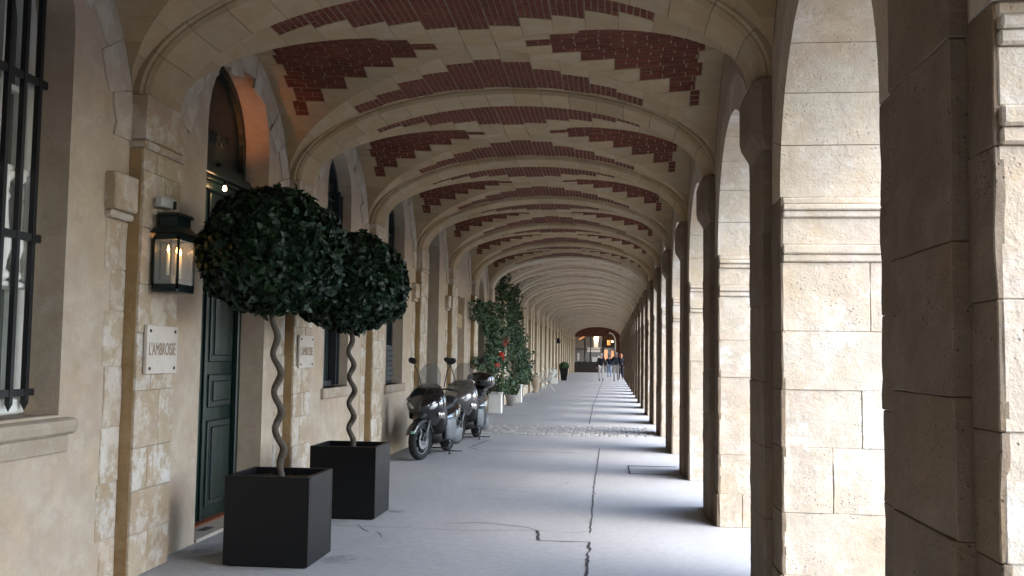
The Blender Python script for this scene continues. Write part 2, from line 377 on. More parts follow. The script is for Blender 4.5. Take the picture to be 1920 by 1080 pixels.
for i, (pts, w0, w1) in enumerate([
    ([(-.17, 3.), (-.163, 7.6), (-.168, 8.84)], .012, .03),
    ([(-.62, 8.84), (-.168, 8.843)], .008, .016),
    ([(-.618, 8.84), (-.64, 9.05), (-.668, 9.34)], .015, .035),
    ([(-.668, 9.341), (-.82, 9.52), (-1.25, 9.68), (-1.6, 9.55)], .006, .014),
    ([(-.67, 9.34), (-1.3, 9.22), (-1.91, 9.264), (-2.639, 9.281)], .004, .010),
    ([(-.17, 9.3), (-.168, 9.575), (-.184, 12.196), (-.17, 17.8)], .008, .018),
    ([(-.65, 9.33), (-.35, 9.28), (-.168, 9.36)], .003, .007),
    ([(-.477, 23.9), (-.538, 32.9), (-.438, 64), (-.45, 92)], .012, .026),
    ([(-2.3, 18.9), (-2.45, 17.3), (-2.2, 16.83), (-1.74, 16.82), (-.465, 16.76)], .012, .032),
    ([(-1.7, 12.1), (-1.2, 12.0), (-.8, 11.85)], .003, .009), ([(-1.55, 11.3), (-1.1, 11.25)], .003, .008),
    ([(-1.25, 12.25), (-.75, 12.3), (-.5, 12.9)], .003, .008), ([(-.9, 13.9), (-.55, 14.4)], .003, .009),
    ([(-2.0, 14.4), (-1.0, 14.3)], .003, .008), ([(-3.0, 37.9), (.9, 37.7)], .01, .03), ([(-3.1, 50), (.9, 49.8)], .01, .03),
    ([(-2.1, 9.0), (-2.02, 8.75)], .006, .012), ([(-2.4, 9.35), (-2.2, 9.0)], .004, .01)]):
    V, Fc = crack(v3(pts), w0, w1, i+1, wob=.014); link('crack', mesh('crack', V, Fc, 'crack'), pv)
# setts crossing the arcade
rnd = random.Random(3); protos = []
for i in range(4):
    me = rough_block('sett', -.085, .085, -.2, .2, -.03, .012+.004*i, 'cobble', .006, .015, seed=i); protos.append(me)
for r_ in range(6):
    for c_ in range(23):
        link('sett', protos[rnd.randrange(4)], pv, (-3.3+c_*.187+(r_ % 2)*.09+rnd.uniform(-.012, .012), 20.55+r_*.44+rnd.uniform(-.02, .02), rnd.uniform(-.004, .002)), rnd.uniform(-.03, .03))
# iron cover near the fourth pier
V = MB(); V.box(.28, 1.0, 14.0, 14.02, .003, .007); V.box(.28, .3, 14.02, 15.0, .003, .007); V.box(.28, 1.0, 15.0, 15.02, .003, .007); V.build('inspection_cover', 'crack', pv)

# ------------------------------------------------------------------ vault
XC = (XPL+1.0017)/2; ARX, ARZ = (1.0017-XPL)/2, .915
AW, BW = 2.322, .965
HB = PITCH/2-.315                  # half clear bay
HBB, ZB = 1.50, 3.15
def rise(x): return (ZI+BW-ZB)+.10*(abs(x-XC)/2.3)**2
def Az(x):
    u = min(1, abs(x-XC)/AW); return ZI+BW*sqrt(1-u*u)
def Bz(x, y):
    u = min(1, abs(y)/HBB); return ZB+rise(x)*sqrt(1-u*u)
def groin_y(x):
    s_ = (Az(x)-ZB)/rise(x); return 0 if s_ >= 1 else HBB*sqrt(1-s_*s_)
def groin_x(y, side):
    lo, hi = 0., 2.32
    for _ in range(40):
        m_ = (lo+hi)/2
        if Az(XC+side*m_) > Bz(XC+side*m_, y): lo = m_
        else: hi = m_
    return lo
def arc_table(fx, fz, t0, t1, n=400):
    T = [t0+(t1-t0)*i/n for i in range(n+1)]; L = [0.]
    for i in range(n): L.append(L[-1]+math.hypot(fx(T[i+1])-fx(T[i]), fz(T[i+1])-fz(T[i])))
    def inv(s_):
        s_ = max(0, min(L[-1], s_)); import bisect
        i = max(1, bisect.bisect_left(L, s_)); d = L[i]-L[i-1]; return T[i-1]+(T[i]-T[i-1])*((s_-L[i-1])/d if d else 0)
    return L[-1], inv
LA, invA = arc_table(lambda t: -AW*cos(t), lambda t: BW*sin(t), 0, pi)
LB, invB = arc_table(lambda t: -HBB*cos(t), lambda t: 1.36*sin(t), 0, pi)
NA, NBC = 19, 25
def Axs(i): return XC-AW*cos(invA(LA*i/NA))
def Bys(i): return -HBB*cos(invB(LB*i/NBC))
GAP = .004
def patch(fn, s0, s1, ta0, tb0, ta1, tb1, ns, nt_, up=.03, gap=GAP, lift=0.):
    """curved piece: fn(s,t); t runs ta0..ta1 at s0 and tb0..tb1 at s1"""
    V = []; Fc = []; ds = gap/2
    for i in range(ns+1):
        f = i/ns; s_ = s0+ds+(s1-s0-2*ds)*f; a, e = ta0+(tb0-ta0)*f, ta1+(tb1-ta1)*f; sg = 1 if e > a else -1
        a += sg*ds; e -= sg*ds
        for j in range(nt_+1):
            x, y, z = fn(s_, a+(e-a)*j/nt_); V.append(sk(x, y, z+lift))
    n1 = nt_+1
    for i in range(ns):
        for j in range(nt_): Fc.append((i*n1+j, i*n1+j+1, (i+1)*n1+j+1, (i+1)*n1+j))
    ring = [j for j in range(n1)]+[i*n1+nt_ for i in range(1, ns+1)]+[ns*n1+j for j in range(nt_-1, -1, -1)]+[i*n1 for i in range(ns-1, 0, -1)]
    k = len(V)
    for r_ in ring: V.append((V[r_][0], V[r_][1], V[r_][2]+up))
    for q in range(len(ring)):
        q2 = (q+1) % len(ring); Fc.append((ring[q2], ring[q], k+q, k+q2))
    return V, Fc
sA = lambda x: 0
def fA(i, t): x = XC-AW*cos(invA(LA*i/NA)); return (x, t, Az(x))
def fB(i, t): y = -HBB*cos(invB(LB*i/NBC)); return (t, y, Bz(t, y))
stones, bricks = [], []    # lists of (V,F,seen)
rnd = random.Random(11)
def fill_bricks(fn, i0, i1, t0, t1, clen, seen):
    """running-bond bricks over the rectangle i0..i1 (course units) by t0..t1"""
    rows = 5 if clen > .2 else 3
    for r_ in range(rows):
        a, e = i0+(i1-i0)*r_/rows, i0+(i1-i0)*(r_+1)/rows
        off = .11 if r_ % 2 else 0.; sg = 1 if t1 > t0 else -1; L = abs(t1-t0); p_ = -off
        while p_ < L-.01:
            q0, q1 = max(0, p_), min(L, p_+.22)
            if q1-q0 > .025:
                bricks.append((*patch(fn, a, e, t0+sg*q0, t0+sg*q0, t0+sg*q1, t0+sg*q1, 1, 1, .02, .009 if False else .010, lift=rnd.uniform(-.002, .003)), seen))
            p_ += .22
# patch() gap is in course units for s; wrap functions so s is metres
def fAm(s_, t): return fA(s_*NA/LA, t)
def fBm(s_, t): return fB(s_*NBC/LB, t)
CA, CB = LA/NA, LB/NBC
for half in (1, -1):                           # A webs: +1 far web, -1 near web
    for i in range(NA):
        g0, g1 = groin_y(Axs(i)), groin_y(Axs(i+1)); gm = max(g0, g1)
        if i == NA//2: g0 = g1 = 0.; gm = .12
        te = gm+.27+.05*(i % 2)
        if te > HB-.06 or Az(Axs(i)) < ZI+.72 or Az(Axs(i+1)) < ZI+.72:
            cuts = [HB]
            if HB-min(g0, g1) > .75: cuts = [gm+(HB-gm)*.5, HB]
            pa, pb = g0, g1
            for c_ in cuts:
                if c_-min(pa, pb) > .01: stones.append(patch(fAm, i*CA, (i+1)*CA, half*min(pa, c_-.004), half*min(pb, c_-.004), half*c_, half*c_, 3, 1))
                pa = pb = c_
        else:
            stones.append(patch(fAm, i*CA, (i+1)*CA, half*g0, half*g1, half*te, half*te, 3, 1))
            jag = .05 if i % 2 else .015
            stones.append(patch(fAm, i*CA, (i+1)*CA, half*(HB-jag), half*(HB-jag), half*HB, half*HB, 3, 1))
            fill_bricks(fAm, i*CA+.004, (i+1)*CA-.004, half*(HB-jag-.004), half*(te+.004), CA, 1)
XB = {-1: XWL+.0, 1: XWR-.0}
for side in (-1, 1):
    um = abs(XB[side]-XC)
    for i in range(NBC):
        y0, y1 = Bys(i), Bys(i+1)
        if Bz(XB[side], y0) < ZI-.02 and Bz(XB[side], y1) < ZI-.02: continue
        def gx(y): return groin_x(y, side)
        g0, g1 = gx(y0), gx(y1); gm = max(g0, g1)
        if i == NBC//2: gm += .1
        te = gm+.17+.03*(i % 2); seen = 1 if (y0+y1) > -.05 else 0
        be = um-(.24 if i % 2 else .19)
        X = lambda u: XC+side*u
        if te > be-.07:
            cuts = [um] if um-gm < .85 else [gm+(um-gm)*.45, um]
            pa, pb = g0, g1
            for c_ in cuts:
                if c_-min(pa, pb) > .01: stones.append(patch(fBm, i*CB, (i+1)*CB, X(min(pa, c_-.004)), X(min(pb, c_-.004)), X(c_), X(c_), 3, 4))
                pa = pb = c_
        else:
            stones.append(patch(fBm, i*CB, (i+1)*CB, X(g0), X(g1), X(te), X(te), 3, 3))
            stones.append(patch(fBm, i*CB, (i+1)*CB, X(be), X(be), X(um), X(um), 3, 2))
            fill_bricks(fBm, i*CB+.004, (i+1)*CB-.004, X(te+.004), X(be-.004), CB, 2 if seen else 0)
# mortar backing sheet
def back_sheet():
    NX, NY = 96, 72; V = []; Fc = []
    for i in range(NX+1):
        x = XWL-.02+(XWR+.04-XWL)*i/NX
        for j in range(NY+1):
            y = -HB+2*HB*j/NY; V.append(sk(x, y, max(Az(x), Bz(x, y))+.009))
    for i in range(NX):
        for j in range(NY): Fc.append((i*(NY+1)+j, i*(NY+1)+j+1, (i+1)*(NY+1)+j+1, (i+1)*(NY+1)+j))
    return V, Fc
V, Fc = back_sheet(); back_me = mesh('vault_bed', V, Fc, 'mortar_gap', True); back_pale = mesh('vault_bed', V, Fc, 'vault_pale', True)
st_me = [mesh('stone', v, f, 'vault_stone') for v, f in stones]
def joined(lst, name, mat):
    mb = MB()
    for it in lst: mb.add(it[0], it[1])
    return mb.me(name, mat)
st_join = joined(stones, 'stone_web', 'vault_stone'); st_join_p = joined(stones, 'stone_web', 'vault_pale')
br_sel = [b_ for b_ in bricks if b_[2]]; br_sel.sort(key=lambda b_: -b_[2])
br_ind = br_sel[:300]; ids = {id(b_) for b_ in br_ind}
br_rest = [b_ for b_ in bricks if id(b_) not in ids]
br_me = [mesh('brick', v, f, 'brick') for v, f, _ in br_ind]
br_rest_me = joined(br_rest, 'brick_infill', 'brick'); br_all = joined(bricks, 'brick_infill', 'brick'); br_all_p = joined(bricks, 'brick_infill', 'brick_pale')
# brick joints are pale: a mortar bed just behind the bricks
def bed_list():
    out = MB()
    for v, f, _ in bricks:
        q = v[:4]; out.add([(p_[0], p_[1], p_[2]+.0045) for p_ in (v[0], v[1], v[3], v[2])], [(0, 1, 2, 3)])
    return out
def grow(quadsrc):
    out = MB()
    for v, f, _ in quadsrc:
        q = [Vector(v[i]) for i in (0, 1, 3, 2)]; c_ = sum(q, Vector())/4
        q = [c_+(p_-c_)*1.0+(p_-c_).normalized()*.012+Vector((0, 0, .0045)) for p_ in q]; out.add(q, [(0, 1, 2, 3)])
    return out
bed_me = grow(bricks).me('brick_mortar', 'mortar'); bed_me_p = grow(bricks).me('brick_mortar', 'vault_pale')
# rib: voussoirs of a stone arch band with a hollow on its edges
NR = 17
LR, invR = arc_table(lambda t: -ARX*cos(t), lambda t: ARZ*sin(t), 0, pi)
def rib_piece(i):
    hw = .315; V = []; Fc = []; n = 4
    for k in range(n+1):
        s_ = LR*i/NR+.0025+(LR/NR-.005)*k/n; t = invR(s_)
        x, z = XC-ARX*cos(t), ZI+ARZ*sin(t); nx, nz = -cos(t)*ARZ, sin(t)*ARX; L = math.hypot(nx, nz); nx, nz = nx/L, nz/L
        for (yy, o_) in ((-hw, .12), (-hw, .062), (-hw+.03, .05), (-hw+.03, .035), (-hw+.055, .004), (-hw+.07, 0), (hw-.07, 0), (hw-.055, .004), (hw-.03, .035), (hw-.03, .05), (hw, .062), (hw, .12)):
            V.append(sk(x+nx*o_, yy, z+nz*o_))
    m_ = 12
    for k in range(n):
        for j in range(m_-1): Fc.append((k*m_+j, k*m_+j+1, (k+1)*m_+j+1, (k+1)*m_+j))
    Fc += [tuple(range(m_-1, -1, -1)), tuple(range(n*m_, n*m_+m_))]
    return V, Fc
def rib_core():
    V = []; Fc = []; n = 48
    for k in range(n+1):
        t = pi*k/n; x, z = XC-ARX*cos(t), ZI+ARZ*sin(t); nx, nz = -cos(t)*ARZ, sin(t)*ARX; L = math.hypot(nx, nz); nx, nz = nx/L, nz/L
        for (yy, o_) in ((-.3, .2), (-.27, .06), (-.24, .012), (.24, .012), (.27, .06), (.3, .2)): V.append(sk(x+nx*o_, yy, z+nz*o_))
    for k in range(n):
        for j in range(5): Fc.append((k*6+j, k*6+j+1, (k+1)*6+j+1, (k+1)*6+j))
    return V, Fc
rp = [rib_piece(i) for i in range(NR)]
rp_me = [mesh('voussoir', v, f, 'vault_stone') for v, f in rp]
rp_join = joined(rp, 'voussoir_ring', 'vault_stone'); rp_join_p = joined(rp, 'voussoir_ring', 'vault_pale')
rc_me = mesh('vault_rib', *rib_core(), 'mortar_gap'); rc_me_p = mesh('vault_rib', *rib_core(), 'mortar')
vault = empty('vaulted_ceiling'); tag(vault, 'groin vaulted arcade ceiling of cream stone ribs and stepped red brick panels', 'ceiling', kind='structure')
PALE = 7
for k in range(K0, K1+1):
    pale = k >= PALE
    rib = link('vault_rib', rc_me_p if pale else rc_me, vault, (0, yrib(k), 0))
    if 1 <= k <= 6:
        for me in rp_me: link('voussoir', me, rib)
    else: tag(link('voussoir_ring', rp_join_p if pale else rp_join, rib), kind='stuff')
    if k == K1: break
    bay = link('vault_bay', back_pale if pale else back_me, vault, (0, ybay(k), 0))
    if 0 <= k <= 4:
        for me in st_me: link('stone', me, bay)
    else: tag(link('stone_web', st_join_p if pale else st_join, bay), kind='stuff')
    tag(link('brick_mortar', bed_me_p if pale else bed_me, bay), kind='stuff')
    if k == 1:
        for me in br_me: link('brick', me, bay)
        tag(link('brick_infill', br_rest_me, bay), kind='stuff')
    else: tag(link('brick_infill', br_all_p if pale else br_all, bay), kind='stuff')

# ------------------------------------------------------------------ left wall with its openings
wallL = empty('arcade_wall', (XWL, ybay(1), 0)); tag(wallL, 'cream plastered house wall with stone pilasters, door and windows along the left', 'wall')
O = Vector(wallL.location)
def put(mb, name, mat, parent=wallL, bevel=0., smooth=False):
    """build a mesh given in world coordinates under the wall"""
    base = Vector((0, 0, 0)); p_ = parent
    while p_ is not None: base += Vector(p_.location); p_ = p_.parent
    me = mb.me(name, mat, smooth)
    for v in me.vertices: v.co -= base
    if bevel: bev(me, bevel)
    return link(name, me, parent)
ZT = 4.85
def wall_bay(k, op):
    """op: None or dict(y0,y1,z0,zs,rise,depth) with world y"""
    ya, yb = yrib(k)-.0, yrib(k+1)+.0; mb = MB(); X = XWL
    if not op:
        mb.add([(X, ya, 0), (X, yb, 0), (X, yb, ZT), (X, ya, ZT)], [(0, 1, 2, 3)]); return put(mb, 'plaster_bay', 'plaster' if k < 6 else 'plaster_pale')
    y0, y1, z0, zs, ri, dp = [op[q] for q in ('y0', 'y1', 'z0', 'zs', 'rise', 'depth')]
    q = lambda y, z, x=X: (x, y, z)
    mb.add([q(ya, 0), q(y0, 0), q(y0, ZT), q(ya, ZT)], [(0, 1, 2, 3)]); mb.add([q(y1, 0), q(yb, 0), q(yb, ZT), q(y1, ZT)], [(0, 1, 2, 3)])
    if z0 > 0: mb.add([q(y0, 0), q(y1, 0), q(y1, z0), q(y0, z0)], [(0, 1, 2, 3)])
    n = 16; arc = [((y0+y1)/2-(y1-y0)/2*cos(pi*i/n), zs+ri*sin(pi*i/n)) for i in range(n+1)] if ri else [(y0, zs), (y1, zs)]
    for (a, b_) in zip(arc[:-1], arc[1:]): mb.add([q(*a), q(*b_), q(b_[0], ZT), q(a[0], ZT)], [(0, 1, 2, 3)])
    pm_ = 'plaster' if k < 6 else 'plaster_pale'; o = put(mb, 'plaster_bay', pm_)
    rv = MB(); loop = [(y0, z0)]+arc+[(y1, z0)]
    for (a, b_) in zip(loop[:-1], loop[1:]): rv.add([q(*a), q(*b_), q(b_[0], b_[1], X-dp), q(a[0], a[1], X-dp)], [(0, 1, 2, 3)])
    rv.add([q(y0, z0), q(y1, z0), q(y1, z0, X-dp), q(y0, z0, X-dp)], [(3, 2, 1, 0)])
    put(rv, 'reveal', pm_, o); return o
ops = {}
def O_(y0, y1, z0, zs, ri, dp, **kw): return dict(y0=y0, y1=y1, z0=z0, zs=zs, rise=ri, depth=dp, **kw)
ops[0] = O_(4.64, 6.04, 1.22, 3.75, .62, .30)
ops[1] = O_(8.215, 9.775, .03, 3.66, .78, .31)
ops[2] = O_(11.905, 13.035, 1.20, 3.72, .55, .23)
ops[3] = O_(15.31, 16.57, 1.14, 3.72, .6, .23)
ops[4] = O_(18.80, 20.06, 0.02, 3.75, .6, .30)
ops[5] = O_(22.3, 23.7, .02, 3.0, 0, .16)
for k in range(6, K1):
    c = ybay(k); ops[k] = O_(c-.6, c+.6, .02 if k % 3 == 0 else 1.1, 3.2, .55, .22)
for k in (-1, -2, -3, -4, -5): c = ybay(k); ops[k] = O_(c-.6, c+.6, 1.2, 3.4, .55, .25)
bayobj = {k: wall_bay(k, ops[k]) for k in range(K0, K1)}
# wall-arch stones along the vault edge (irregular plastered voussoirs)
def arch_stones(k):
    r_ = random.Random(k*7+3); c = ybay(k); n = 12; bo = bayobj[k]
    for i in range(n):
        t0, t1 = .02+(pi-.04)*i/n+.003, .02+(pi-.04)*(i+1)/n-.003; inn = .24 if (i+k) % 2 else .32; inn += r_.uniform(-.04, .04)
        V = []; rs = []
        for q in range(4):
            t = t0+(t1-t0)*q/3
            V.append((-HBB*cos(t), ZB+1.46*sin(t)))
        for q in range(3, -1, -1):
            t = t0+(t1-t0)*q/3; w_ = inn+r_.uniform(-.02, .02)
            V.append((-(HBB-w_)*cos(t), ZB+(1.46-w_)*sin(t)))
        th = .012+r_.uniform(0, .012)
        mb = MB(); mb.add([(XWL+th, c+a, z) for a, z in V]+[(XWL-.01, c+a, z) for a, z in V], [tuple(range(8))]+[(j, j+8, (j+1) % 8+8, (j+1) % 8) for j in range(8)])
        put(mb, 'voussoir', 'arch_plaster', bo)
for k in range(0, 7): arch_stones(k)
# pilasters
def pilaster(k, detail):
    y0, y1 = yrib(k)-.315, yrib(k)+.315; r_ = random.Random(100+k)
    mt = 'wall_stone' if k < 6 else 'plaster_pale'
    core = put(MB().box(XWL-.05, XPL-.010, y0+.009, y1-.009, 0, ZI-.002), 'pilaster', 'mortar')
    if not detail:
        put(MB().box(XPL-.013, XPL, y0, y1, 0, ZI-.36), 'face_stone', mt, core); put(MB().box(XWL-.04, XPL+.012, y0-.012, y1+.012, ZI-.35, ZI), 'impost', mt, core); return core
    z = 0.; i = 0
    while z < ZI-.42:
        h_ = min(r_.choice((.26, .31, .36, .42)), ZI-.40-z)
        if ZI-.40-(z+h_) < .15: h_ = ZI-.40-z
        ym = y0+(.36 if i % 2 else .24)+r_.uniform(-.04, .04)
        two = r_.random() < .75; spans = [(y0, ym-.005), (ym+.005, y1)] if two else [(y0, y1)]
        for (a, e) in spans:
            me = rough_block('stone', XWL-.03, XPL+r_.uniform(-.004, .006), a, e, z+.002, z+h_-.002, mt, .006, .005, cut=2, seed=k*31+i)
            base = Vector(core.matrix_basis.translation)+O
            for v in me.vertices: v.co -= base
            link('stone', me, core)
        z += h_; i += 1
    b_ = MB(); b_.box(XWL-.04, XPL+.014, y0-.008, y1+.008, ZI-.33, ZI); put(b_, 'impost', 'wall_stone', core, bevel=.008)
    b_ = MB(); b_.box(XWL-.04, XPL+.022, y0-.016, y1+.016, ZI-.395, ZI-.335); put(b_, 'impost_moulding', 'wall_stone', core, bevel=.018)
    # brown exposed return on the near side and the lower arch impost beside it
    put(MB().box(XWL-.04, XPL-.02, y0-.008, y0+.02, 0, ZI-.4), 'return_face', 'old_strip', core)
    b_ = MB(); b_.box(XWL-.04, XWL+.085, y0-.34, y0-.01, 2.64, 2.90); put(b_, 'arch_impost', 'wall_stone', core, bevel=.012)
    b_ = MB(); b_.box(XWL-.04, XWL+.06, y0-.33, y0-.01, 2.58, 2.635); put(b_, 'arch_impost_moulding', 'wall_stone', core, bevel=.015)
    zz = 0.
    while zz < 2.5:
        h_ = min(r_.uniform(.28, .45), 2.575-zz); w_ = r_.uniform(.22, .32)
        me = rough_block('jamb_stone', XWL-.02, XWL+.006+r_.uniform(0, .006), y0-w_, y0-.012, zz+.003, zz+h_-.003, 'wall_stone', .006, .006, cut=1, seed=k*17+int(zz*10))
        base = Vector(core.matrix_basis.translation)+O
        for v in me.vertices: v.co -= base
        link('jamb_stone', me, core); zz += h_
    return core
pil = {k: pilaster(k, 1 <= k <= 6) for k in range(K0, K1+1)}
# ---- door
op = ops[1]; dx = XWL-.30; dr = put(MB().box(dx-.06, dx, op['y0']-.03, op['y1']+.03, 0, 3.22), 'door', 'door_green')
yc = (op['y0']+op['y1'])/2
def moulded(parent, x, y0, y1, z0, z1, mat='door_green'):
    o = put(MB().box(x, x+.022, y0, y1, z0, z1), 'panel_frame', mat, parent, bevel=.009)
    put(MB().box(x+.0225, x+.024, y0+.025, y1-.025, z0+.025, z1-.025), 'panel_recess', 'shutter_dark', parent)
    put(MB().box(x+.0245, x+.040, y0+.06, y1-.06, z0+.06, z1-.06), 'panel', mat, parent, bevel=.012)
for (a, e) in ((op['y0']+.08, yc-.05), (yc+.05, op['y1']-.08)):
    moulded(dr, dx, a+.06, e-.06, .16, .98); moulded(dr, dx, a+.06, e-.06, 1.10, 1.42); moulded(dr, dx, a+.06, e-.06, 1.54, 2.98)
put(MB().box(dx, dx+.028, yc-.025, yc+.025, .05, 3.16), 'meeting_stile', 'door_green', dr, bevel=.008)
for yy in (op['y0']+.005, op['y1']-.075): put(MB().box(dx, dx+.06, yy, yy+.07, .03, 3.22), 'door_jamb', 'door_green', dr, bevel=.01)
cn = MB(); y0, y1 = op['y0']+.004, op['y1']-.004
for (z0, z1, pr) in ((3.17, 3.25, .07), (3.255, 3.29, .10), (3.295, 3.35, .14), (3.355, 3.39, .11)): cn.box(dx-.02, dx+pr, y0, y1, z0, z1)
put(cn, 'cornice', 'door_green', dr, bevel=.006)
def arch_panel(x0, x1, y0, y1, z0, zs, ri, n=20):
    ym = (y0+y1)/2; hw = (y1-y0)/2; P = [(y0, z0)]+[(ym-hw*cos(pi*i/n), zs+ri*sin(pi*i/n)) for i in range(n+1)]+[(y1, z0)]; m_ = len(P)
    return MB().add([(x1, a, z) for a, z in P]+[(x0, a, z) for a, z in P], [tuple(range(m_-1, -1, -1)), tuple(range(m_, 2*m_))]+[(j, (j+1) % m_, (j+1) % m_+m_, j+m_) for j in range(m_)])
tr = put(arch_panel(dx-.05, dx+.002, y0, y1, 3.39, 3.66, .77), 'transom', 'door_green', dr)
def arch_frame(x0, x1, y0, y1, z0, zs, ri, w_, n=20):
    ym = (y0+y1)/2; hw = (y1-y0)/2; mb = MB()
    o_ = [(y0, z0)]+[(ym-hw*cos(pi*i/n), zs+ri*sin(pi*i/n)) for i in range(n+1)]+[(y1, z0)]
    i_ = [(y0+w_, z0+w_)]+[(ym-(hw-w_)*cos(pi*i/n), zs+(ri-w_)*sin(pi*i/n)) for i in range(n+1)]+[(y1-w_, z0+w_)]
    m_ = len(o_)
    V = [(x1, a, z) for a, z in o_]+[(x1, a, z) for a, z in i_]+[(x0, a, z) for a, z in i_]+[(x0, a, z) for a, z in o_]
    Fc = []
    for j in range(m_):
        k = (j+1) % m_; Fc += [(j, k, m_+k, m_+j), (m_+j, m_+k, 2*m_+k, 2*m_+j), (3*m_+j, 3*m_+k, k, j)]
    return mb.add(V, Fc)
put(arch_frame(dx, dx+.05, y0, y1, 3.39, 3.66, .77, .075), 'transom_frame', 'door_green', dr)
tx = text_mesh('lettering', "L'AMBROISIE", .2, 'letter_door', dr, .003, .95); tx.rotation_euler = (pi/2, 0, pi/2)
tx.location = Vector((dx+.004, yc, 3.70))-(Vector(dr.location)+O)
put(MB().box(XWL-.62, XWL+.02, op['y0']+.004, op['y1']-.004, .002, .032), 'threshold', 'threshold', bayobj[1])
put(MB().box(XWL-.30, XWL-.22, op['y0']+.2, op['y1']-.2, .0325, .048), 'brush_strip', 'doormat', bayobj[1])
dv = MB()
for i in range(4): dv.box(XWL-.15+i*.022, XWL-.138+i*.022, 8.62, 8.82, .0325, .036)
put(dv, 'drain_grate', 'drain_iron', bayobj[1])
# ---- windows
def window(k, kind):
    op = ops[k]; y0, y1, z0, zs, ri, dp = [op[q] for q in ('y0', 'y1', 'z0', 'zs', 'rise', 'depth')]; x = XWL-dp
    if kind == 'shutter':
        w = put(arch_panel(x-.05, x, y0, y1, z0, zs, ri), 'window', 'dark_glass')
        put(arch_frame(x, x+.05, y0, y1, z0, zs, ri, .07), 'frame', 'shutter_dark', w)
        ym = (y0+y1)/2
        put(MB().box(x, x+.06, ym-.04, ym+.04, z0+.07, zs+ri-.08), 'mullion', 'shutter_dark', w)
        for z in (z0+.75, z0+1.5, zs-.05): put(MB().box(x+.002, x+.03, y0+.07, y1-.07, z, z+.035), 'glazing_bar', 'shutter_dark', w)
        put(MB().box(x+.01, x+.10, y1-.13, y1-.075, z0+.02, zs+.1), 'folded_shutter', 'shutter_dark', w)
        put(MB().box(x+.01, x+.12, y1-.07, y1-.02, z0+.02, zs+.05), 'folded_shutter', 'shutter_dark', w)
    elif kind == 'louvre':
        w = put(arch_panel(x-.05, x, y0, y1, z0, zs, ri), 'window', 'dark_glass')
        put(arch_frame(x, x+.05, y0, y1, z0, zs, ri, .07), 'frame', 'shutter_dark', w)
        for i in range(7):
            mb = MB(); z = z0+.06+i*.085; mb.add([(x+.03, y0+.05, z+.07), (x+.03, y1-.05, z+.07), (x+.10, y1-.05, z), (x+.10, y0+.05, z), (x+.03, y0+.05, z+.055), (x+.03, y1-.05, z+.055), (x+.09, y1-.05, z-.012), (x+.09, y0+.05, z-.012)],
                    [(0, 1, 2, 3), (4, 7, 6, 5), (0, 4, 5, 1), (1, 5, 6, 2), (2, 6, 7, 3), (3, 7, 4, 0)]); put(mb, 'louvre_slat', 'grey_plastic', w)
        put(MB().box(x+.003, x+.02, y0+.1, y1-.1, zs-.1, zs-.05), 'lamp_bracket', 'iron', w)
    else:
        mat = {'grey': 'shutter_grey', 'stone': 'wall_stone', 'dark': 'shutter_dark'}[kind]
        w = put(arch_panel(x-.05, x, y0, y1, z0, zs, ri) if ri else MB().box(x-.05, x, y0, y1, z0, zs), 'blind_panel', mat)
        if kind == 'grey':
            put(MB().box(x, x+.03, (y0+y1)/2-.02, (y0+y1)/2+.02, z0, zs+ri-.03), 'panel_seam', mat, w)
    if z0 > .5:
        s_ = MB().box(XWL-dp-.01, XWL+.05, y0-.09, y1+.09, z0-.13, z0); put(s_, 'sill', 'sill_stone', w, bevel=.012)
    return w
window(2, 'shutter'); window(3, 'louvre'); window(4, 'grey'); window(5, 'stone')
for k in range(6, K1): window(k, ('grey', 'stone', 'shutter')[k % 3] if k < 12 else ('stone', 'grey', 'dark')[k % 3])
for k in (-1, -2, -3, -4, -5): window(k, 'shutter')
# bay 5 niche has a stone lintel block
op = ops[5]; b_ = MB(); b_.box(XWL-.17, XWL-.05, op['y0']+.12, op['y1']-.005, 2.25, 2.62); put(b_, 'lintel_stone', 'impost_stone', bayobj[5], bevel=.03)
# bay 0 window: white casement, balusters behind the glass, iron grille
op = ops[0]; y0, y1, z0, zs, ri, dp = [op[q] for q in ('y0', 'y1', 'z0', 'zs', 'rise', 'depth')]; x = XWL-dp
w0 = put(arch_panel(x-.09, x-.06, y0, y1, z0, zs, ri), 'window', 'grey_glass')
put(arch_frame(x-.06, x+.035, y0, y1, z0, zs, ri, .075), 'frame', 'white_paint', w0, bevel=.008)
for yy in (y1-.30, (y0+y1)/2): put(MB().box(x-.055, x+.02, yy-.025, yy+.025, z0+.075, zs+.3), 'mullion', 'white_paint', w0, bevel=.006)
for z in (2.02, 2.70, 3.3): put(MB().box(x-.055, x+.01, y0+.07, y1-.07, z, z+.04), 'glazing_bar', 'white_paint', w0, bevel=.005)
yy = y1-.045
while yy > y0+.05:
    mb = MB(); prof = [(.02, 0), (.045, .02), (.045, .05), (.025, .07), (.03, .12), (.052, .2), (.05, .26), (.03, .36), (.022, .5), (.035, .53), (.022, .56), (.03, .62), (.05, .65), (.05, .69)]
    mb.lathe(prof, 14, (XWL-.245, yy, 2.07)); put(mb, 'baluster', 'white_paint', w0, smooth=True); yy -= .125
put(MB().box(XWL-.275, XWL-.215, y0+.01, y1-.008, 2.75, 2.80), 'baluster_rail', 'white_paint', w0, bevel=.01)
put(MB().box(XWL-.275, XWL-.215, y0+.01, y1-.008, 2.03, 2.068), 'baluster_rail', 'white_paint', w0, bevel=.01)
lw = MB(); lw.box(x+.036, x+.075, y0+.01, y1-.01, z0+.012, z0+.11); put(lw, 'low_sill_board', 'white_paint', w0, bevel=.01)
gx = XWL-.185; gr_ = put(MB().box(gx-.012, gx+.012, y0-.05, y1-.0, 2.335, 2.385), 'window_grille', 'iron')
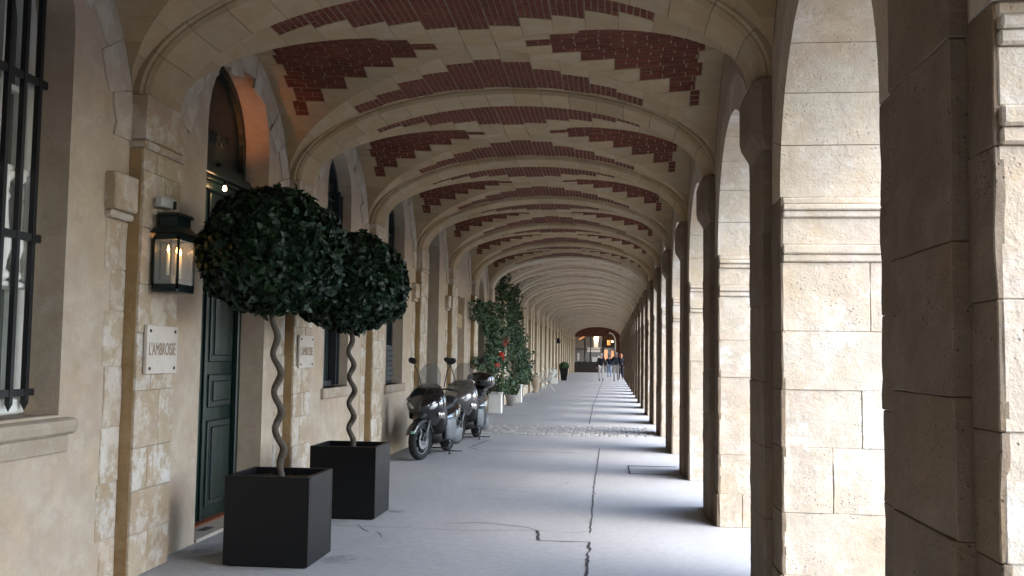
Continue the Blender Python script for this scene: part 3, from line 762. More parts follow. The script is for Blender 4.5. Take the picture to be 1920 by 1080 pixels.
put(MB().box(gx-.012, gx+.012, y0-.05, y1-.0, 1.345, 1.39), 'crossbar', 'iron', gr_); put(MB().box(gx-.012, gx+.012, y0-.05, y1-.0, 3.35, 3.40), 'crossbar', 'iron', gr_)
yy = y1-.085
while yy > y0+.04:
    mb = MB(); mb.box(gx-.017, gx+.017, yy-.017, yy+.017, 1.30, 4.1)
    mb.add([(gx-.017, yy-.017, 1.30), (gx+.017, yy-.017, 1.30), (gx+.017, yy+.017, 1.30), (gx-.017, yy+.017, 1.30), (gx, yy, 1.25)], [(0, 1, 4), (1, 2, 4), (2, 3, 4), (3, 0, 4)])
    put(mb, 'bar', 'iron', gr_); yy -= .165
prof = [(0, .11), (.05, .11), (.085, .095), (.098, .06), (.085, .02), (.06, 0), (0, 0)]; sl = MB()
Y0_, Y1_ = y0-.1, y1+.11; n = len(prof)
V = [(XWL-.02+a, Y0_, z0-.125+z) for a, z in prof]+[(XWL-.02+a, Y1_, z0-.125+z) for a, z in prof]
sl.add(V, [(j, j+1, j+1+n, j+n) for j in range(n-1)]+[tuple(range(n-1, -1, -1)), tuple(range(n, 2*n))]); put(sl, 'sill_roll', 'sill_stone', w0)
put(MB().box(XWL-.3, XWL-.01, y0-.02, y1+.0, z0-.12, z0+.004), 'sill', 'sill_stone', w0)
put(MB().box(XWL-.02, XWL+.035, y0-.07, y1+.07, z0-.235, z0-.128), 'sill_apron', 'sill_stone', w0, bevel=.006)
# upper storeys over the arcade (they keep the sky off the vault)
up = MB().box(-14, XOUT+.02, -26, YEND+14, 4.86, 12).build('upper_storey', 'wall_stone', wallL, loc=-O)
bk = MB().box(-4.7, XWL-.66, -26, YEND+14, -.02, 4.85).build('rear_wall', 'mortar', wallL, loc=-O)
# end of the arcade far behind the camera
MB().box(-4.6, 1.9, yrib(K0)-.9, yrib(K0)-.4, 0, 4.85).build('return_wall', 'plaster', wallL, loc=-O)

# ------------------------------------------------------------------ right side: piers and arches
PN1, PLEN = 6.268, 1.29
ZP = 2.66
def pier_template(seed, detail, plen=PLEN, y0=0.):
    """list of (name, mesh, subpart?) for a pier with its near inner corner at (XWR, 0)"""
    r_ = random.Random(seed); out = []
    out.append(('core', MB().box(XWR+.02, XOUT-.007, y0+.007, plen-.007, 0, ZP+.3).me('core', 'pier_stone')))
    z = 0.; i = 0; hs = [.32, .38, .40, .355, .365, .43]
    while z < 2.24:
        h_ = hs[i % len(hs)]*(1 if seed in (1, 5) else r_.uniform(.85, 1.18))
        if 2.25-(z+h_) < .18: h_ = 2.25-z
        xm = (XWR+XOUT)/2+(.12 if i % 2 else -.1)+r_.uniform(-.06, .06)
        sp = [(XWR, xm-.003), (xm+.003, XOUT)] if i % 3 != 1 else [(XWR, XOUT)]
        for (a, e) in sp:
            d = .008 if i == 0 else 0.
            out.append(('stone', rough_block('stone', a+(.013 if a == XWR else 0), e, y0-d+r_.uniform(-.003, .003), plen+d, z+.001, z+h_-.001, 'pier_stone', .006 if detail else .003, .003, cut=5 if detail else 0, seed=seed*13+i*2+(a != XWR))))
        out.append(('inner_shade_facing', rough_block('inner_shade_facing', XWR-d+r_.uniform(-.003, .003), XWR+.03, y0+.001, plen-.001, z+.0007, z+h_-.0007, 'pier_stone_shaded', .006 if detail else .002, .004, cut=5 if detail else 0, seed=seed*3+i)))  # thin slab added over the inner face, its dark colour stands in for shade
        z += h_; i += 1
    out.append(('inner_shade_facing', rough_block('inner_shade_facing', XWR, XWR+.03, y0+.001, plen-.001, 2.251, ZP-.001, 'pier_stone_shaded', .005 if detail else .002, .004, cut=4 if detail else 0, seed=seed*3+91)))
    for (z0, z1, pr) in ((2.252, 2.30, .018), (2.302, 2.36, .03), (2.362, 2.53, .004), (2.532, 2.575, .022), (2.577, 2.615, .036), (2.617, ZP, .008)):
        out.append(('impost_moulding', rough_block('impost_moulding', XWR+.013, XOUT+pr, y0-pr, plen+pr, z0, z1, 'pier_stone', .003, .008 if z1-z0 < .1 else .004, cut=2 if detail else 0, seed=seed+int(z0*100))))
    pc = plen-PLEN/2     # pilaster centre
    zz = 0.
    while zz < 3.02:
        h_ = min(r_.uniform(.42, .62), 3.03-zz)
        if 3.03-(zz+h_) < .2: h_ = 3.03-zz
        out.append(('pilaster_stone', rough_block('pilaster_stone', XPR+r_.uniform(-.003, .003), XWR+.05, pc-.315, pc+.315, zz+.0007, zz+h_-.0007, 'pier_stone_shaded', .006 if detail else .002, .004, cut=4 if detail else 0, seed=seed*5+int(zz*7)))); zz += h_
    # corbel: chamfered block on a flared base
    c_ = MB(); f_ = XCR
    def ring(x, hy, ch, z): return [(XWR+.05, pc-hy, z), (x+ch, pc-hy, z), (x, pc-hy+ch, z), (x, pc+hy-ch, z), (x+ch, pc+hy, z), (XWR+.05, pc+hy, z)]
    R = [ring(XPR, .305, .02, 3.03), ring(XPR-.012, .315, .03, 3.06), ring(f_+.012, .33, .06, 3.14), ring(f_, .335, .07, 3.19), ring(f_, .335, .07, ZI-.08), ring(f_+.02, .325, .06, ZI-.02), ring(f_+.05, .315, .04, ZI)]
    V = [p_ for q in R for p_ in q]; Fc = []
    for i in range(len(R)-1):
        for j in range(6): Fc.append((i*6+j, i*6+(j+1) % 6, (i+1)*6+(j+1) % 6, (i+1)*6+j))
    Fc += [tuple(range(5, -1, -1)), tuple(range(len(R)*6-6, len(R)*6))]; c_.add(V, Fc)
    out.append(('corbel', c_.me('corbel', 'pier_stone_shaded')))
    return out
tpl = {'a': pier_template(1, True), 'b': pier_template(2, False), 'c': pier_template(3, False), 'd': pier_template(4, False)}
tpl0 = pier_template(5, True, PLEN, .135)
ordn = ['nearest', 'second', 'third', 'fourth', 'fifth', 'sixth', 'seventh', 'eighth']
def join_tpl(t):
    out = {}
    for nm, me in t: out.setdefault((nm, me.materials[0].name), MB()).add([tuple(v.co) for v in me.vertices], [tuple(p_.vertices) for p_ in me.polygons])
    return [(nm, mb.me(nm, mt)) for (nm, mt), mb in out.items()]
jt = {q: join_tpl(tpl[q]) for q in 'bcd'}
for k in range(K0, K1+1):
    y = PN1+PITCH*(k-1); p_ = empty('stone_pier', (XWR, y, 0))
    t = tpl0 if k == 0 else tpl['a'] if k in (1, 2) else tpl['bcd'[k % 3]] if 2 < k <= 9 else jt['bcd'[k % 3]]
    for nm, me in t:
        o = link(nm, me, p_, (-XWR, 0, 0))
        if t in jt.values() and nm in ('stone', 'inner_shade_facing', 'pilaster_stone', 'impost_moulding'): tag(o, kind='stuff')
    if k == 0: lb = 'weathered limestone pier at the right edge, nearest, its inner face in deep shade'
    elif 0 < k < 8: lb = f'{ordn[k]} limestone pier from the right edge, with a bright cream side'
    elif k >= 8: lb = 'distant limestone pier in the closely overlapping far row on the right'
    else: lb = 'limestone pier behind the viewer, out of the picture'
    tag(p_, lb, 'pier', 'piers along the open side of the arcade')
# arches between piers
RAR = (PITCH-PLEN)/2
def arch_parts(shorten=0.):
    """local y from opening centre"""
    out = []; n = 11; RO = RAR+.30; th = (XWR, XOUT)
    for i in range(n):
        V = []; t0, t1 = pi*i/n+.0022, pi*(i+1)/n-.0022; m_ = 4
        for xx in th:
            for q in range(m_+1):
                t = t0+(t1-t0)*q/m_; V.append((xx, -RAR*cos(t), ZP+RAR*sin(t)))
            for q in range(m_, -1, -1):
                t = t0+(t1-t0)*q/m_; V.append((xx, -RO*cos(t), ZP+RO*sin(t)))
        c = 2*(m_+1); Fc = [tuple(range(c)), tuple(range(2*c-1, c-1, -1))]+[(j, j+c, (j+1) % c+c, (j+1) % c) for j in range(c)]
        out.append(mesh('voussoir', V, Fc, 'pier_stone'))
    sp = MB(); n2 = 24; RS = RAR+.28
    for xx in (XWR+.004, XOUT-.004):
        for j in range(n2):
            a, b_ = -RS*cos(pi*j/n2), -RS*cos(pi*(j+1)/n2); za, zb = ZP+RS*sin(pi*j/n2), ZP+RS*sin(pi*(j+1)/n2)
            sp.add([(xx, a, za), (xx, b_, zb), (xx, b_, 4.86), (xx, a, 4.86)], [(0, 1, 2, 3)])
        for s_ in (-1, 1):
            e = s_*PITCH/2; sp.add([(xx, s_*RS, ZP), (xx, e, ZP), (xx, e, 4.86), (xx, s_*RS, 4.86)], [(0, 1, 2, 3)])
    return out, sp.me('spandrel', 'plaster')

av, asp = arch_parts()
avj = joined([([tuple(v.co) for v in me.vertices], [tuple(p_.vertices) for p_ in me.polygons]) for me in av], 'voussoir_ring', 'pier_stone')
arw = empty('arcade_front', (XWR, PN1-RAR, ZP)); tag(arw, 'round stone arches above the right hand piers, open to the square', 'arcade')
for k in range(K0, K1):
    yc_ = PN1+PITCH*(k-1)+PLEN+RAR
    sp = link('arch_spandrel', asp, arw, Vector((0, yc_, 0))-Vector(arw.location))
    if -1 <= k <= 3:
        for me in av: link('voussoir', me, sp)
    else: tag(link('voussoir_ring', avj, sp), kind='stuff')

#@@OBJECTS@@
# ------------------------------------------------------------------ wall lantern, camera, plaques, door lamp
def lantern():
    x0, x1, y0, y1 = -3.385, -3.185, 6.96, 7.25; zb, zt = 2.08, 2.50; xc, yc = (x0+x1)/2, (y0+y1)/2
    L = empty('wall_lantern', (XPL, yc, zb)); P = lambda mb, nm, mt, par=L, **k: put(mb, nm, mt, par, **k)
    P(MB().box(x0, x1, y0, y1, zb, zb+.025), 'base_plate', 'lantern_metal', bevel=.004)
    P(MB().box(x0+.01, x1-.01, y0+.01, y1-.01, zt, zt+.02), 'top_plate', 'lantern_metal')
    for xx in (x0, x1-.014):
        for yy in (y0, y1-.014): P(MB().box(xx, xx+.014, yy, yy+.014, zb+.025, zt), 'corner_post', 'lantern_metal')
    for nm, bx in (('rail', (x0, x1, y0, y0+.012, zb+.025, zb+.06)), ('rail', (x0, x1, y0, y0+.012, zt-.03, zt)), ('rail', (x1-.012, x1, y0, y1, zb+.025, zb+.06)), ('rail', (x1-.012, x1, y0, y1, zt-.03, zt))):
        P(MB().box(*bx), nm, 'lantern_metal')
    rf = P(MB().box(x0-.02, x1+.02, y0-.02, y1+.02, zt+.02, zt+.075, .045), 'roof', 'lantern_metal')
    P(MB().box(x0+.03, x1-.03, y0+.03, y1-.03, zt+.075, zt+.15), 'chimney', 'lantern_metal', rf)
    P(MB().box(x0+.01, x1-.01, y0+.01, y1-.01, zt+.15, zt+.175, .01), 'chimney_cap', 'lantern_metal', rf)
    P(MB().box(x0+.014, x1-.014, y0+.003, y0+.006, zb+.06, zt-.03), 'pane', 'lamp_glass')
    P(MB().box(x1-.006, x1-.003, y0+.014, y1-.014, zb+.06, zt-.03), 'pane', 'lamp_glass')
    P(MB().box(x0+.004, x0+.006, y0+.014, y1-.014, zb+.06, zt-.03), 'back_plate', 'lantern_metal')
    P(MB().box(x0+.014, x1-.014, y1-.006, y1-.003, zb+.06, zt-.03), 'pane', 'lamp_glass')
    P(MB().tube([(xc, yc, zb+.02), (xc, yc, zb+.13)], .008, 8), 'candle_stem', 'candle_wax')
    for (dx_, dy_, dz) in ((-.03, -.04, 0), (.035, -.03, -.01), (.02, .06, -.02)):
        cx, cy = xc+dx_, yc+dy_
        P(MB().lathe([(.013, 0), (.013, .17)], 12, (cx, cy, zb+.13+dz)), 'candle', 'candle_wax', smooth=True)
        P(MB().lathe([(.001, 0), (.009, .012), (.010, .022), (.005, .042), (.0005, .06)], 10, (cx, cy, zb+.302+dz)), 'flame', 'flame', smooth=True)
    P(MB().box(XPL-.01, x0+.02, yc-.05, yc+.05, zb+.1, zt-.05), 'wall_bracket', 'lantern_metal')
    tag(L, 'dark green glass wall lantern with lit candles on the pilaster beside the door', 'lantern')
    ld = bpy.data.lights.new('candle_light', 'POINT'); ld.energy = .10; ld.color = (1, .5, .18); ld.shadow_soft_size = .02
    lo = bpy.data.objects.new('candle_light', ld); COL.objects.link(lo); lo.parent = L; lo.location = Vector((xc, yc-.02, zb+.34))-Vector(L.location)
lantern()
c = empty('security_camera', (XPL, 7.03, 2.74)); tag(c, 'small pale security camera fixed to the pilaster just above the lantern', 'camera')
put(MB().box(XPL, XPL+.03, 7.0, 7.06, 2.72, 2.77), 'mount', 'housing', c); put(MB().box(XPL+.03, XPL+.085, 6.97, 7.16, 2.72, 2.79), 'housing', 'housing', c, bevel=.006)
put(MB().box(XPL+.088, XPL+.094, 6.965, 7.19, 2.785, 2.797), 'sun_shade', 'housing', c); put(MB().box(XPL+.035, XPL+.10, 7.165, 7.185, 2.725, 2.785), 'lens', 'iron', c)
def plaque(yc, lab):
    p_ = empty('name_plaque', (XPL, yc, 1.65)); tag(p_, lab, 'plaque', 'restaurant name plaques on the pilasters')
    put(MB().box(XPL+.008, XPL+.034, yc-.255, yc+.255, 1.47, 1.83), 'slab', 'plaque_stone', p_, bevel=.003)
    t = text_mesh('lettering', "L'AMBROISIE", .135, 'letter', p_, .0015, .44); t.rotation_euler = (pi/2, 0, pi/2); t.location = (.0345, 0, 0)
    for a in (-.205, .205):
        for z in (-.14, .14): put(MB().lathe([(.013, 0), (.013, .006), (.006, .009)], 10, (XPL+.034, yc+a, 1.65+z), 'x'), 'screw', 'screw', p_)
plaque(yrib(1)+.02, 'pale stone name plaque screwed to the pilaster below the lantern'); plaque(yrib(2)+.02, 'pale stone name plaque on the pilaster beyond the green door')
bp = Vector((-3.655, 8.93, 3.185))
dl = empty('door_lamp', bp); tag(dl, 'small lit lamp bulb hanging under the green door cornice', 'lamp')
MB().lathe([(.002, -.022), (.013, -.016), (.019, 0), (.014, .018), (.008, .03)], 14).build('bulb', 'bulb', dl, True)
MB().lathe([(.014, .03), (.014, .05), (.006, .09)], 12).build('socket', 'lantern_metal', dl, True)
ld = bpy.data.lights.new('door_lamp_light', 'POINT'); ld.energy = .10; ld.color = (1, .5, .22); ld.shadow_soft_size = .03
lo = bpy.data.objects.new('door_lamp_light', ld); COL.objects.link(lo); lo.parent = dl; lo.location = (.05, 0, -.02)
ul = empty('cornice_lamp', (-3.78, 9.05, 3.36)); tag(ul, 'small warm uplighter on the door cornice glowing on the arch', 'lamp')
MB().lathe([(.03, .03), (.035, .05), (.035, .09), (.02, .09)], 12).build('housing', 'lantern_metal', ul, True)
ld = bpy.data.lights.new('cornice_light', 'SPOT'); ld.energy = 1.5; ld.color = (1, .34, .11); ld.shadow_soft_size = .04; ld.spot_size = radians(80); ld.spot_blend = 1.
lo = bpy.data.objects.new('cornice_light', ld); COL.objects.link(lo); lo.parent = ul; lo.location = (0, 0, .12)
lo.rotation_euler = (-(Vector((-3.74, 9.75, 4.12))-Vector((-3.78, 9.05, 3.48)))).to_track_quat('Z', 'Y').to_euler()

# ------------------------------------------------------------------ planters and clipped laurels
def planter(x0, x1, y0, y1, h_, lab):
    p_ = empty('planter', ((x0+x1)/2, (y0+y1)/2, 0)); tag(p_, lab, 'planter', 'black cube planters by the restaurant door')
    t = .035; z0 = .012
    for nm, bx in (('side_panel', (x0, x1, y0, y0+t, z0, h_)), ('side_panel', (x0, x1, y1-t, y1, z0, h_)), ('side_panel', (x0, x0+t, y0+t+.0005, y1-t-.0005, z0, h_)), ('side_panel', (x1-t, x1, y0+t+.0005, y1-t-.0005, z0, h_))):
        put(MB().box(*bx), nm, 'planter_metal', p_, bevel=.003)
    put(MB().box(x0+.03, x1-.03, y0+.03, y1-.03, 0, .011), 'foot', 'planter_metal', p_)
    s_ = MB(); n = 14; r_ = random.Random(int(y0*10)); V = []; Fc = []
    for i in range(n+1):
        for j in range(n+1): V.append((x0+t-.002+(x1-x0-2*t+.004)*i/n, y0+t-.002+(y1-y0-2*t+.004)*j/n, h_-.06+r_.uniform(-.012, .015)))
    for i in range(n):
        for j in range(n): Fc.append((i*(n+1)+j, (i+1)*(n+1)+j, (i+1)*(n+1)+j+1, i*(n+1)+j+1))
    put(s_.add(V, Fc), 'soil', 'soil', p_)
planter(-2.945, -2.275, 7.39, 8.02, .69, 'black cube planter in the foreground, nearest the camera'); planter(-2.965, -2.295, 9.62, 10.25, .715, 'black cube planter standing behind the nearest one')
def laurel(px, py, pz, cx, cy, cz, rx, rz_, seed, lab, wob):
    T = empty('laurel_tree', (px, py, pz)); tag(T, lab, 'tree', 'clipped laurel standards'); o = Vector((px, py, pz))
    pts = []; rad = []; n = 110; zt = cz-.15
    for i in range(n+1):
        f = i/n; z = pz-.03+(zt-pz)*f; env = min(1, f*6)*max(0, min(1, (1-f)*2.6)); ph = f*2*pi*wob+seed
        x = px+(cx-px)*f+.027*env*sin(ph)+.006*sin(ph*.37); y = py+(cy-py)*f+.030*env*cos(ph)
        pts.append(Vector((x, y, z))-o); rad.append((.030-.006*f)*(1+.10*sin(ph+1)))
    MB().tube(pts, rad, 12).build('trunk', 'bark', T, True)
    br = MB(); r_ = random.Random(seed)
    for i in range(9):
        a = i*2.4; d = Vector((cos(a), sin(a), r_.uniform(-.2, .8))); s0 = pts[-1]+Vector((0, 0, -.08)); br.tube([s0, s0+d*.2, s0+d*.38+Vector((0, 0, .06))], [.012, .008, .004], 6)
    br.build('branches', 'bark', T, True)
    P = []; C = Vector((cx, cy, cz))-o
    for i in range(10500):
        d = Vector((r_.gauss(0, 1), r_.gauss(0, 1), r_.gauss(0, 1))).normalized()
        if d.z < -.55 and r_.random() < .5: continue
        lump = 1+.07*mnoise.noise(d*3.2+Vector((seed, 0, 0)))+.055*mnoise.noise(d*8+Vector((0, seed, 0)))
        s_ = lump*(1-abs(r_.gauss(0, .085)))
        if r_.random() < .06: s_ *= 1.05
        zf = d.z if d.z > -.5 else -.5+(d.z+.5)*.75
        hx = (1.0 if d.z > -.2 else 1.0-.06*(-.2-d.z))
        P.append((C+Vector((d.x*rx*hx, d.y*rx*hx, zf*rz_*1.08))*s_, d))
    leaves('crown', 'laurel_leaf', P, .098, T, .85, .6, seed)
    core = MB().lathe([(.01, -.78), (.5, -.66), (.78, -.3), (.80, .1), (.6, .55), (.25, .78), (.01, .82)], 20)
    me = core.me('inner_foliage', 'laurel_leaf', True)
    for v in me.vertices: v.co = Vector((v.co.x*rx*.9, v.co.y*rx*.9, v.co.z*rz_*.95))+C+Vector([mnoise.noise(v.co*4+Vector((k*7, 0, seed)))*.05 for k in range(3)])
    tag(link('inner_foliage', me, T), kind='stuff')
laurel(-2.60, 7.70, .63, -2.72, 7.69, 2.425, .575, .50, 2, 'round clipped laurel tree with a corkscrew trunk in the foreground planter', 5.4)
laurel(-2.62, 9.93, .655, -2.665, 9.92, 2.335, .585, .50, 5, 'round clipped laurel tree with a corkscrew trunk in the second planter', 5.8)
# damp stain on the paving round the near planter
def stain(cx, cy, rx, ry, seed):
    V = [(cx, cy, .004)]; n = 40
    for i in range(n):
        t = 2*pi*i/n; k = 1+.35*mnoise.noise(Vector((cos(t)*1.5, sin(t)*1.5, seed)))+.15*mnoise.noise(Vector((cos(t)*5, sin(t)*5, seed))); V.append((cx+rx*k*cos(t), cy+ry*k*sin(t), .004))
    link('stain', mesh('stain', V, [(0, i+1, (i+1) % n+1) for i in range(n)], 'stain'), pv)

# ------------------------------------------------------------------ scooters
def loft_z(mb, secs, n=24, ex0=2.5):
    V = []; Fc = []
    for sec in secs:
        z, yc, hd, hw = sec[:4]; ex = sec[4] if len(sec) > 4 else ex0
        for j in range(n):
            t = 2*pi*j/n; ct, st_ = cos(t), sin(t)
            V.append((hw*math.copysign(abs(ct)**(2/ex), ct), yc+hd*math.copysign(abs(st_)**(2/ex), st_), z))
    for i in range(len(secs)-1):
        for j in range(n): Fc.append((i*n+j, i*n+(j+1) % n, (i+1)*n+(j+1) % n, (i+1)*n+j))
    Fc += [tuple(range(n-1, -1, -1)), tuple(range((len(secs)-1)*n, len(secs)*n))]
    return mb.add(V, Fc)
def ell(mb, c, r, n=14, m_=9, rot=None):
    V = []; Fc = []; R = Euler(rot).to_matrix() if rot else Matrix.Identity(3)
    for i in range(m_+1):
        a = -pi/2+pi*i/m_
        for j in range(n):
            t = 2*pi*j/n; V.append(Vector(c)+R @ Vector((r[0]*cos(a)*cos(t), r[1]*cos(a)*sin(t), r[2]*sin(a))))
    for i in range(m_):
        for j in range(n): Fc.append((i*n+j, i*n+(j+1) % n, (i+1)*n+(j+1) % n, (i+1)*n+j))
    return mb.add(V, Fc)
def wheel(root, y, R, w, nm='wheel'):
    t = MB(); prof = []; n = 12
    for i in range(n+1):
        a = 2*pi*i/n; prof.append((R-.055+.055*cos(a), w/2*sin(a)))
    V = []; Fc = []; m_ = 40
    for r_, x in prof[:-1]:
        for j in range(m_): V.append((x, y+r_*cos(2*pi*j/m_), R+r_*sin(2*pi*j/m_)))
    for i in range(n):
        for j in range(m_): Fc.append((i*m_+j, i*m_+(j+1) % m_, ((i+1) % n)*m_+(j+1) % m_, ((i+1) % n)*m_+j))
    wh = t.add(V, Fc).build(nm, 'rubber', root, True)
    rm = MB(); rm.lathe([(R-.105, -w*.33), (R-.085, -w*.33), (R-.085, w*.33), (R-.105, w*.33), (R-.105, -w*.33)], 32, (0, y, R), 'x')
    rm.lathe([(.05, -.045), (.05, .045)], 16, (0, y, R), 'x')
    for k in range(5):
        a = k*2*pi/5+.3; d = Vector((0, cos(a), sin(a))); c_ = Vector((0, y, R))
        rm.tube([c_+d*.04, c_+d*(R-.095)], [.026, .018], 6)
    rm.build('rim', 'grey_plastic', wh, True)
    ds = MB(); ds.lathe([(.08, .052), (.13, .052), (.13, .056), (.08, .056), (.08, .052)], 28, (0, y, R), 'x'); ds.build('brake_disc', 'chrome', wh)
    return wh
def scooter(loc, rz, paint, lab, topcase=False, steer=0.):
    r = empty('motor_scooter', loc, rz); tag(r, lab, 'scooter', 'motor scooters parked against the wall')
    fw_ = wheel(r, -.74, .30, .125); rw = wheel(r, .76, .29, .14)
    b_ = MB()
    for s_ in (-1, 1): b_.tube([(s_*.085, -.74, .30), (s_*.085, -.58, .66)], .024, 8)
    b_.build('fork', 'grey_plastic', r, True)
    # front mudguard follows the tyre
    V = []; Fc = []; n = 14
    for i in range(n+1):
        a = radians(18+150*i/n); R = .335+.012*sin(i)
        for (x, dr_) in ((-.085, -.05), (-.075, -.01), (-.04, .012), (0, .018), (.04, .012), (.075, -.01), (.085, -.05)): V.append((x, -.74-(R+dr_)*cos(a), .30+(R+dr_)*sin(a)))
    for i in range(n):
        for j in range(6): Fc.append((i*7+j, i*7+j+1, (i+1)*7+j+1, (i+1)*7+j))
    gd = MB().add(V, Fc).build('mudguard', 'gloss_black', r, True); sm = gd.modifiers.new('s', 'SOLIDIFY'); sm.thickness = .006
    MB().box(.03, .082, -1.072, -1.068, .43, .465).build('sticker', 'sticker', gd)
    # nose fairing
    nose = loft_z(MB(), [(.44, -.34, .05, .10, 1.7), (.53, -.42, .12, .17, 1.6), (.64, -.50, .22, .235, 1.55), (.75, -.55, .29, .29, 1.6), (.86, -.55, .30, .32, 1.7), (.96, -.51, .27, .30, 1.9), (1.05, -.46, .21, .25, 2.1), (1.13, -.39, .14, .19, 2.2), (1.17, -.36, .06, .12, 2.2)], 32, 2.2).build('front_fairing', paint, r, True)
    beak = MB().loft([(-.86, 0, .66, .03, .02), (-.80, 0, .69, .075, .05), (-.72, 0, .74, .10, .10), (-.6, 0, .80, .11, .16)], 16, 2.2).build('beak', 'matte_black', nose, True)
    for s_ in (-1, 1):
        ell(MB(), (s_*.165, -.735, .83), (.10, .045, .055), rot=(0.4, s_*-.45, s_*.62)).build('headlight', 'headlight', nose, True)
        ell(MB(), (s_*.262, -.62, .95), (.022, .09, .022), rot=(.45, 0, s_*.25)).build('indicator', 'headlight', nose, True)
        MB().loft([(-.66, s_*.235, .70, .012, .05), (-.5, s_*.275, .68, .018, .07), (-.36, s_*.27, .64, .012, .04)], 10, 2).build('side_intake', 'chrome' if paint != 'gloss_black' else 'gloss_silver', nose, True)
    # leg shield and tunnel
    MB().loft([(-.40, 0, .66, .25, .22), (-.30, 0, .64, .285, .28), (-.24, 0, .62, .27, .27)], 24, 3.0).build('leg_shield', 'matte_black', r, True)
    MB().loft([(-.30, 0, .34, .17, .12), (-.1, 0, .33, .24, .10), (.25, 0, .34, .25, .11), (.45, 0, .42, .22, .16)], 20, 3).build('footboard', 'matte_black', r, True)
    MB().loft([(-.26, 0, .50, .08, .14), (.0, 0, .50, .10, .13), (.28, 0, .55, .16, .14), (.50, 0, .60, .21, .16), (.75, 0, .66, .22, .15), (1.0, 0, .72, .17, .11), (1.16, 0, .77, .09, .06)], 20, 2.4).build('body', paint, r, True)
    st = MB().loft([(.02, 0, .73, .07, .03), (.12, 0, .76, .14, .06), (.35, 0, .785, .175, .065), (.5, 0, .80, .18, .06), (.56, 0, .86, .175, .07), (.8, 0, .88, .165, .06), (1.0, 0, .87, .12, .045), (1.06, 0, .86, .06, .02)], 18, 2.6).build('seat', 'matte_black', r, True)
    # screen
    V = []; Fc = []; n, m_ = 10, 8
    for i in range(m_+1):
        f = i/m_; hw = .20-.02*f if f < .55 else .19-.10*((f-.55)/.45)**1.6; z = 1.06+.42*f
        for j in range(n+1):
            u = -1+2*j/n; V.append((u*hw, -.60+.17*f+.13*u*u, z))
    for i in range(m_):
        for j in range(n): Fc.append((i*(n+1)+j, i*(n+1)+j+1, (i+1)*(n+1)+j+1, (i+1)*(n+1)+j))
    sc_ = MB().add(V, Fc).build('windscreen', 'smoke_glass', r, True)
    hb = MB().tube([(-.37, -.24, 1.06), (-.22, -.32, 1.09), (0, -.34, 1.07), (.22, -.32, 1.09), (.37, -.24, 1.06)], .014, 8).build('handlebar', 'matte_black', r, True)
    for s_ in (-1, 1):
        MB().tube([(s_*.25, -.30, 1.085), (s_*.39, -.235, 1.06)], .020, 10).build('grip', 'rubber', hb, True)
        MB().tube([(s_*.22, -.38, 1.09), (s_*.38, -.31, 1.07)], .007, 6).build('lever', 'matte_black', hb, True)
        mr = MB().tube([(s_*.20, -.36, 1.12), (s_*.26, -.39, 1.34), (s_*.32, -.40, 1.47)], .008, 6).build('mirror', 'matte_black', r, True)
        ell(MB(), (s_*.35, -.41, 1.53), (.085, .028, .052), rot=(0, s_*-.25, s_*.1)).build('mirror_head', 'matte_black', mr, True)
    MB().loft([(.34, .17, .30, .04, .07), (.46, .19, .31, .07, .13), (.66, .19, .31, .08, .15), (.82, .18, .29, .065, .12), (.92, .16, .29, .03, .05)], 16, 2.4).build('transmission_cover', 'grey_plastic', r, True)
    MB().loft([(-.26, .245, .46, .03, .16), (0., .275, .44, .045, .19), (.26, .26, .46, .03, .15)], 14, 2.6).build('side_cover', 'grey_plastic', r, True)
    MB().tube([(-.16, .15, .28), (-.2, .5, .26), (-.2, .75, .36), (-.2, 1.08, .46)], [.025, .04, .065, .06], 12).build('exhaust', 'chrome', r, True)
    MB().loft([(.96, 0, .56, .10, .03), (1.12, 0, .47, .10, .02), (1.2, 0, .38, .09, .012)], 10, 3).build('rear_mudguard', 'matte_black', r, True)
    MB().loft([(1.12, 0, .70, .10, .035), (1.18, 0, .70, .08, .025)], 12, 2.4).build('tail_light', 'red_petal', r, True)
    cs = MB().tube([(-.17, .28, .10), (.17, .28, .10)], .012, 6).build('centre_stand', 'iron', r, True)
    for s_ in (-1, 1): MB().tube([(s_*.10, .34, .24), (s_*.17, .28, .05), (s_*.175, .24, .012), (s_*.175, .34, .012)], .013, 6).build('stand_leg', 'iron', cs, True)
    MB().tube([(.17, .28, .06), (.30, .36, .05), (.36, .37, .05)], .010, 6).build('stand_lever', 'iron', cs, True)
    if steer:
        Rm = Matrix.Translation((0, -.60, 0)) @ Matrix.Rotation(steer, 4, 'Z') @ Matrix.Translation((0, .60, 0))
        todo = [fw_]+[q for q in r.children if q.name.split('.')[0] in ('fork', 'mudguard', 'handlebar', 'mirror')]
        for q in todo+[w for q in todo for w in q.children]: q.data.transform(Rm)
    if topcase:
        MB().loft([(.84, 0, 1.11, .20, .12), (.90, 0, 1.12, .26, .16), (1.1, 0, 1.12, .275, .17), (1.26, 0, 1.11, .25, .15), (1.33, 0, 1.10, .18, .11)], 24, 2.8).build('top_case', 'gloss_black', r, True)
        MB().box(-.12, .12, .8, 1.2, .915, .955).build('luggage_rack', 'iron', r)
        MB().box(-.255, -.15, .878, .884, 1.09, 1.15).build('sticker', 'sticker', r)
        MB().loft([(-.28, 0, 1.10, .12, .03), (-.12, 0, 1.12, .16, .04), (.06, 0, 1.02, .12, .03)], 14, 2.4).build('apron_cover', 'seat_cover', r, True)
        MB().loft([(-.12, .24, .50, .05, .17), (.10, .27, .46, .06, .20), (.34, .25, .46, .05, .18)], 14, 2.6).build('leg_apron', 'matte_black', r, True)
    return r
scooter((-2.81, 15.84, 0), -.10, 'gloss_black', 'glossy black maxi scooter nearest the camera, without a top case', steer=-.22)
scooter((-2.70, 18.74, 0), -.10, 'gloss_silver', 'silver grey maxi scooter with a black top case, parked behind the black one', True, -.15)

